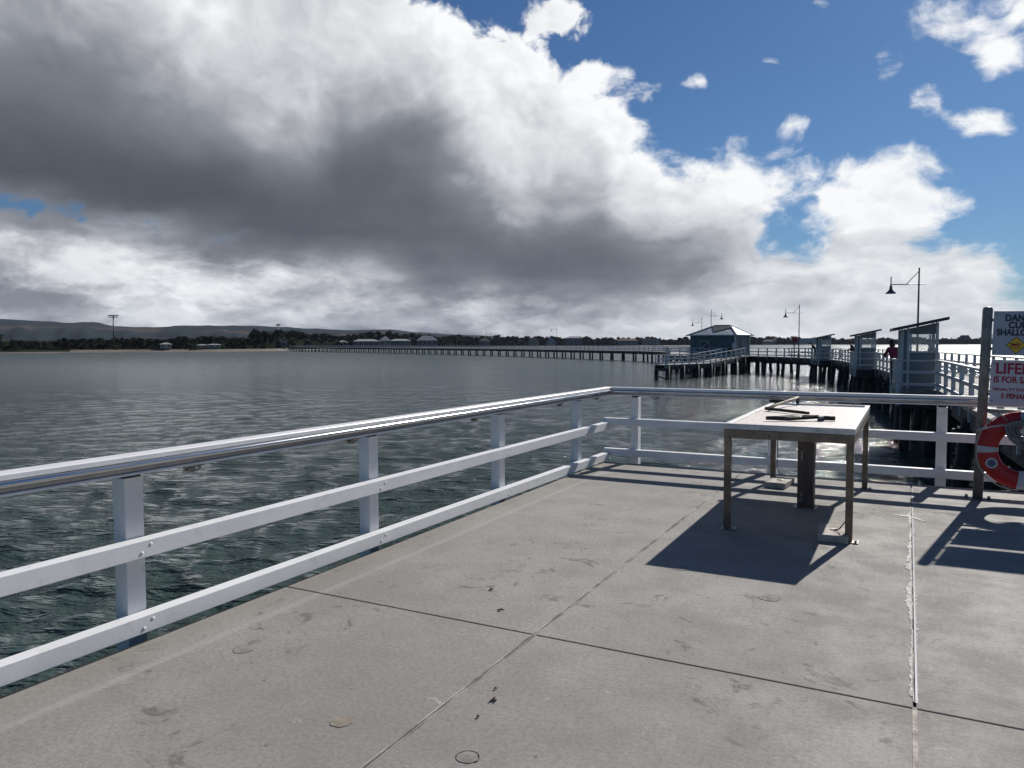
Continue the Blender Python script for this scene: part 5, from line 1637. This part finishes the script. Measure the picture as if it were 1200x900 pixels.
def person(x, y, rz, label, jacket, lean=0.12, arms=((-0.30, 0.34), (0.30, 0.34)), cap=False, rod=False, hood=False, scale=1.0):
    """local +y is the way the person faces; hands rest on the rail in front"""
    h = 0.5
    hip, ch, nk, hd = Vector((0, 0, 0.90)), Vector((0, 0.06 + lean, 1.28)), Vector((0, 0.09 + lean * 1.5, 1.46)), Vector((0, 0.12 + lean * 1.8, 1.58))
    J = [(hip, 0.15, 0.115), ((hip + ch) / 2, 0.145, 0.11), (ch, 0.17, 0.115), (nk, 0.055, 0.055), (hd, 0.070, 0.075), (hd + Vector((0, 0.01, 0.10)), 0.070, 0.078)]
    B_ = [(0, 1), (1, 2), (2, 3), (3, 4), (4, 5)]
    for s, kx in ((-1, 0.10), (1, 0.11)):
        i = len(J)
        J += [(Vector((s * 0.09, 0, 0.84)), 0.088, 0.09), (Vector((s * kx, 0.02, 0.48)), 0.062, 0.065), (Vector((s * kx, -0.02, 0.10)), 0.042, 0.046), (Vector((s * kx * 1.1, 0.10, 0.04)), 0.038, 0.03), (Vector((s * kx * 1.15, 0.17, 0.03)), 0.026, 0.02)]
        B_ += [(0, i), (i, i + 1), (i + 1, i + 2), (i + 2, i + 3), (i + 3, i + 4)]
    hands = []
    for s, (ax, ay) in zip((-1, 1), arms):
        i = len(J)
        sh_ = Vector((s * 0.20, ch.y, 1.38)); el = Vector((s * 0.27 + (ax * 0.2), ch.y + 0.05, 1.12)); wr_ = Vector((ax, ch.y + ay * 0.75, 1.09)); hn_ = Vector((ax * 0.97, ch.y + ay, 1.08))
        J += [(sh_, 0.062, 0.062), (el, 0.046, 0.046), (wr_, 0.030, 0.030), (hn_, 0.026, 0.034)]
        B_ += [(2, i), (i, i + 1), (i + 1, i + 2), (i + 2, i + 3)]
        hands.append((wr_, hn_, s))
    root = empty('person', (x, y, 0), rz, label, 'person', 'people fishing from the walkway')
    root.scale = (scale,) * 3
    body = skin_mesh('body', J, B_, M_skin, root)
    # jacket, trousers, hair drawn over the body as clothing
    g = 0.014
    JJ = [(Vector((0, 0, 0.83)), 0.17, 0.135), ((hip + ch) / 2, 0.165, 0.13), (ch + Vector((0, 0, 0.0)), 0.185, 0.135), (nk + Vector((0, -0.01, 0.0)), 0.075, 0.075)]
    BB = [(0, 1), (1, 2), (2, 3)]
    for (wr_, hn_, s) in hands:
        i = len(JJ)
        sh_ = Vector((s * 0.20, ch.y, 1.38)); el = J[[k for k in range(len(J)) if (J[k][0] - wr_).length < 1e-6][0] - 1][0]
        JJ += [(sh_, 0.082, 0.082), (el, 0.062, 0.062), (wr_ - (hn_ - wr_) * 0.15, 0.043, 0.043)]
        BB += [(2, i), (i, i + 1), (i + 1, i + 2)]
    skin_mesh('jacket', JJ, BB, jacket, root)
    TT = [(Vector((0, 0, 0.90)), 0.15, 0.125)]; TB = []
    for s, kx in ((-1, 0.10), (1, 0.11)):
        i = len(TT); TT += [(Vector((s * 0.09, 0, 0.82)), 0.10, 0.10), (Vector((s * kx, 0.02, 0.48)), 0.076, 0.08), (Vector((s * kx, -0.02, 0.10)), 0.062, 0.066)]
        TB += [(0, i), (i, i + 1), (i + 1, i + 2)]
    skin_mesh('trousers', TT, TB, M_jeans, root)
    sb = MB()
    for s, kx in ((-1, 0.10), (1, 0.11)): ellipsoid(sb, (s * kx * 1.12, 0.07, 0.045), (0.052, 0.14, 0.048))
    sb.build('shoes', M_black, root)
    hb_ = MB(); ellipsoid(hb_, hd + Vector((0, -0.022, 0.075)), (0.098, 0.108, 0.112), f=lambda p: Vector((p.x, p.y if p.y < 0.03 else 0.03 + (p.y - 0.03) * 0.35, p.z)))
    if hood: ellipsoid(hb_, hd + Vector((0, -0.07, -0.06)), (0.11, 0.08, 0.09))
    hb_.build('hair', M_hair, root)
    if cap:
        c_ = MB(); ellipsoid(c_, hd + Vector((0, 0.0, 0.12)), (0.105, 0.115, 0.075)); c_.box(hd + Vector((0, 0.13, 0.11)), (0.15, 0.12, 0.015)); c_.build('cap', M_capm, root)
    fb = MB()                                   # five fingers a hand, curled over what they hold
    for wr_, hn_, s in hands:
        d_ = (hn_ - wr_).normalized(); sd2 = d_.cross(Vector((0, 0, 1))).normalized()
        for k in range(4):
            o_ = hn_ + sd2 * (0.024 - 0.016 * k); L_ = (0.030, 0.036, 0.034, 0.026)[k]
            fb.tube([o_, o_ + d_ * L_, o_ + d_ * (L_ + 0.012) + Vector((0, 0, -0.024)), o_ + d_ * (L_ - 0.006) + Vector((0, 0, -0.042))], [0.0095, 0.009, 0.008, 0.006], 6)
        o_ = wr_.lerp(hn_, 0.5) - sd2 * s * 0.03
        fb.tube([o_, o_ + d_ * 0.03 - sd2 * s * 0.02, o_ + d_ * 0.05 - sd2 * s * 0.012 + Vector((0, 0, -0.02))], [0.011, 0.010, 0.007], 6)
    fb.build('fingers', M_skin, root)
    if rod:
        hn_ = hands[0][1]
        a = root.matrix_basis
        rd = empty('fishing_rod', (x, y, 0), rz, 'thin dark fishing rod held out over the rail by the ' + rod, 'fishing rod')
        q = MB(); dr_ = Vector((-0.25, 0.86, 0.30)).normalized() if rod is not True else Vector((0, 1, 0.3))
        q.tube([hn_ - dr_ * 0.35, hn_, hn_ + dr_ * 1.1, hn_ + dr_ * 2.3], [0.014, 0.013, 0.008, 0.003], 8); q.build('blank', M_black, rd)
        q = MB(); q.tube([hn_ + dr_ * 0.05 + Vector((0, 0, -0.05)), hn_ + dr_ * 0.12 + Vector((0, 0, -0.05))], 0.03, 10); q.build('reel', M_lamp, rd)
    return root


# positions are measured in each bay's own frame (x towards the walkway, y along it)
Mx1, Mx2, Mx3 = sh1[3], sh2[3], sh3[3]
def hdg(sh): return math.atan2(sh[1].y, sh[1].x) - PI / 2
p = Mx1 @ Vector((-1.03 + 0.10, 3.9, 0)); 
person(-0.42, 32.6, hdg(sh1) + R(20), 'person in a magenta jacket leaning on the rail left of the nearest shelter', M_mag, lean=0.16, arms=((-0.2, 0.22), (0.2, 0.22)), hood=True)
person(0.90, 33.4, hdg(sh1) + R(65), 'person in black half hidden behind the right side of the nearest shelter', M_navyj, lean=0.05, arms=((-0.16, 0.30), (0.16, 0.30)))
p = Mx2 @ Vector((-1.02, 3.1, 0))
person(p.x + 0.0, p.y, hdg(sh2) + R(80), 'person in black holding a rod out to the left of the middle shelter', M_navyj, lean=0.10, arms=((-0.05, 0.42), (0.12, 0.40)), rod='person at the middle shelter', cap=False, scale=1.02)
p = Mx3 @ Vector((-1.06, 2.2, 0))
person(p.x, p.y, hdg(sh3) + R(75), 'small dark figure leaning on the rail left of the farthest shelter', M_navyj, lean=0.24)

# ------------------------------------------------------------------ the air
hz = MB(); hz.box((-1500, 1500, 148.0), (12000, 12000, 306.0))
HAZE = bpy.data.materials.new('haze'); HAZE.use_nodes = True
hzt = HAZE.node_tree
for n in list(hzt.nodes):
    if n.type != 'OUTPUT_MATERIAL': hzt.nodes.remove(n)
pv = hzt.nodes.new('ShaderNodeVolumePrincipled')
pv.inputs['Color'].default_value = (0.70, 0.80, 1.0, 1)
pv.inputs['Density'].default_value = 0.000035
pv.inputs['Anisotropy'].default_value = 0.0
hzt.links.new(pv.outputs[0], [n for n in hzt.nodes if n.type == 'OUTPUT_MATERIAL'][0].inputs['Volume'])
tag(hz.build('haze', HAZE), kind='stuff')
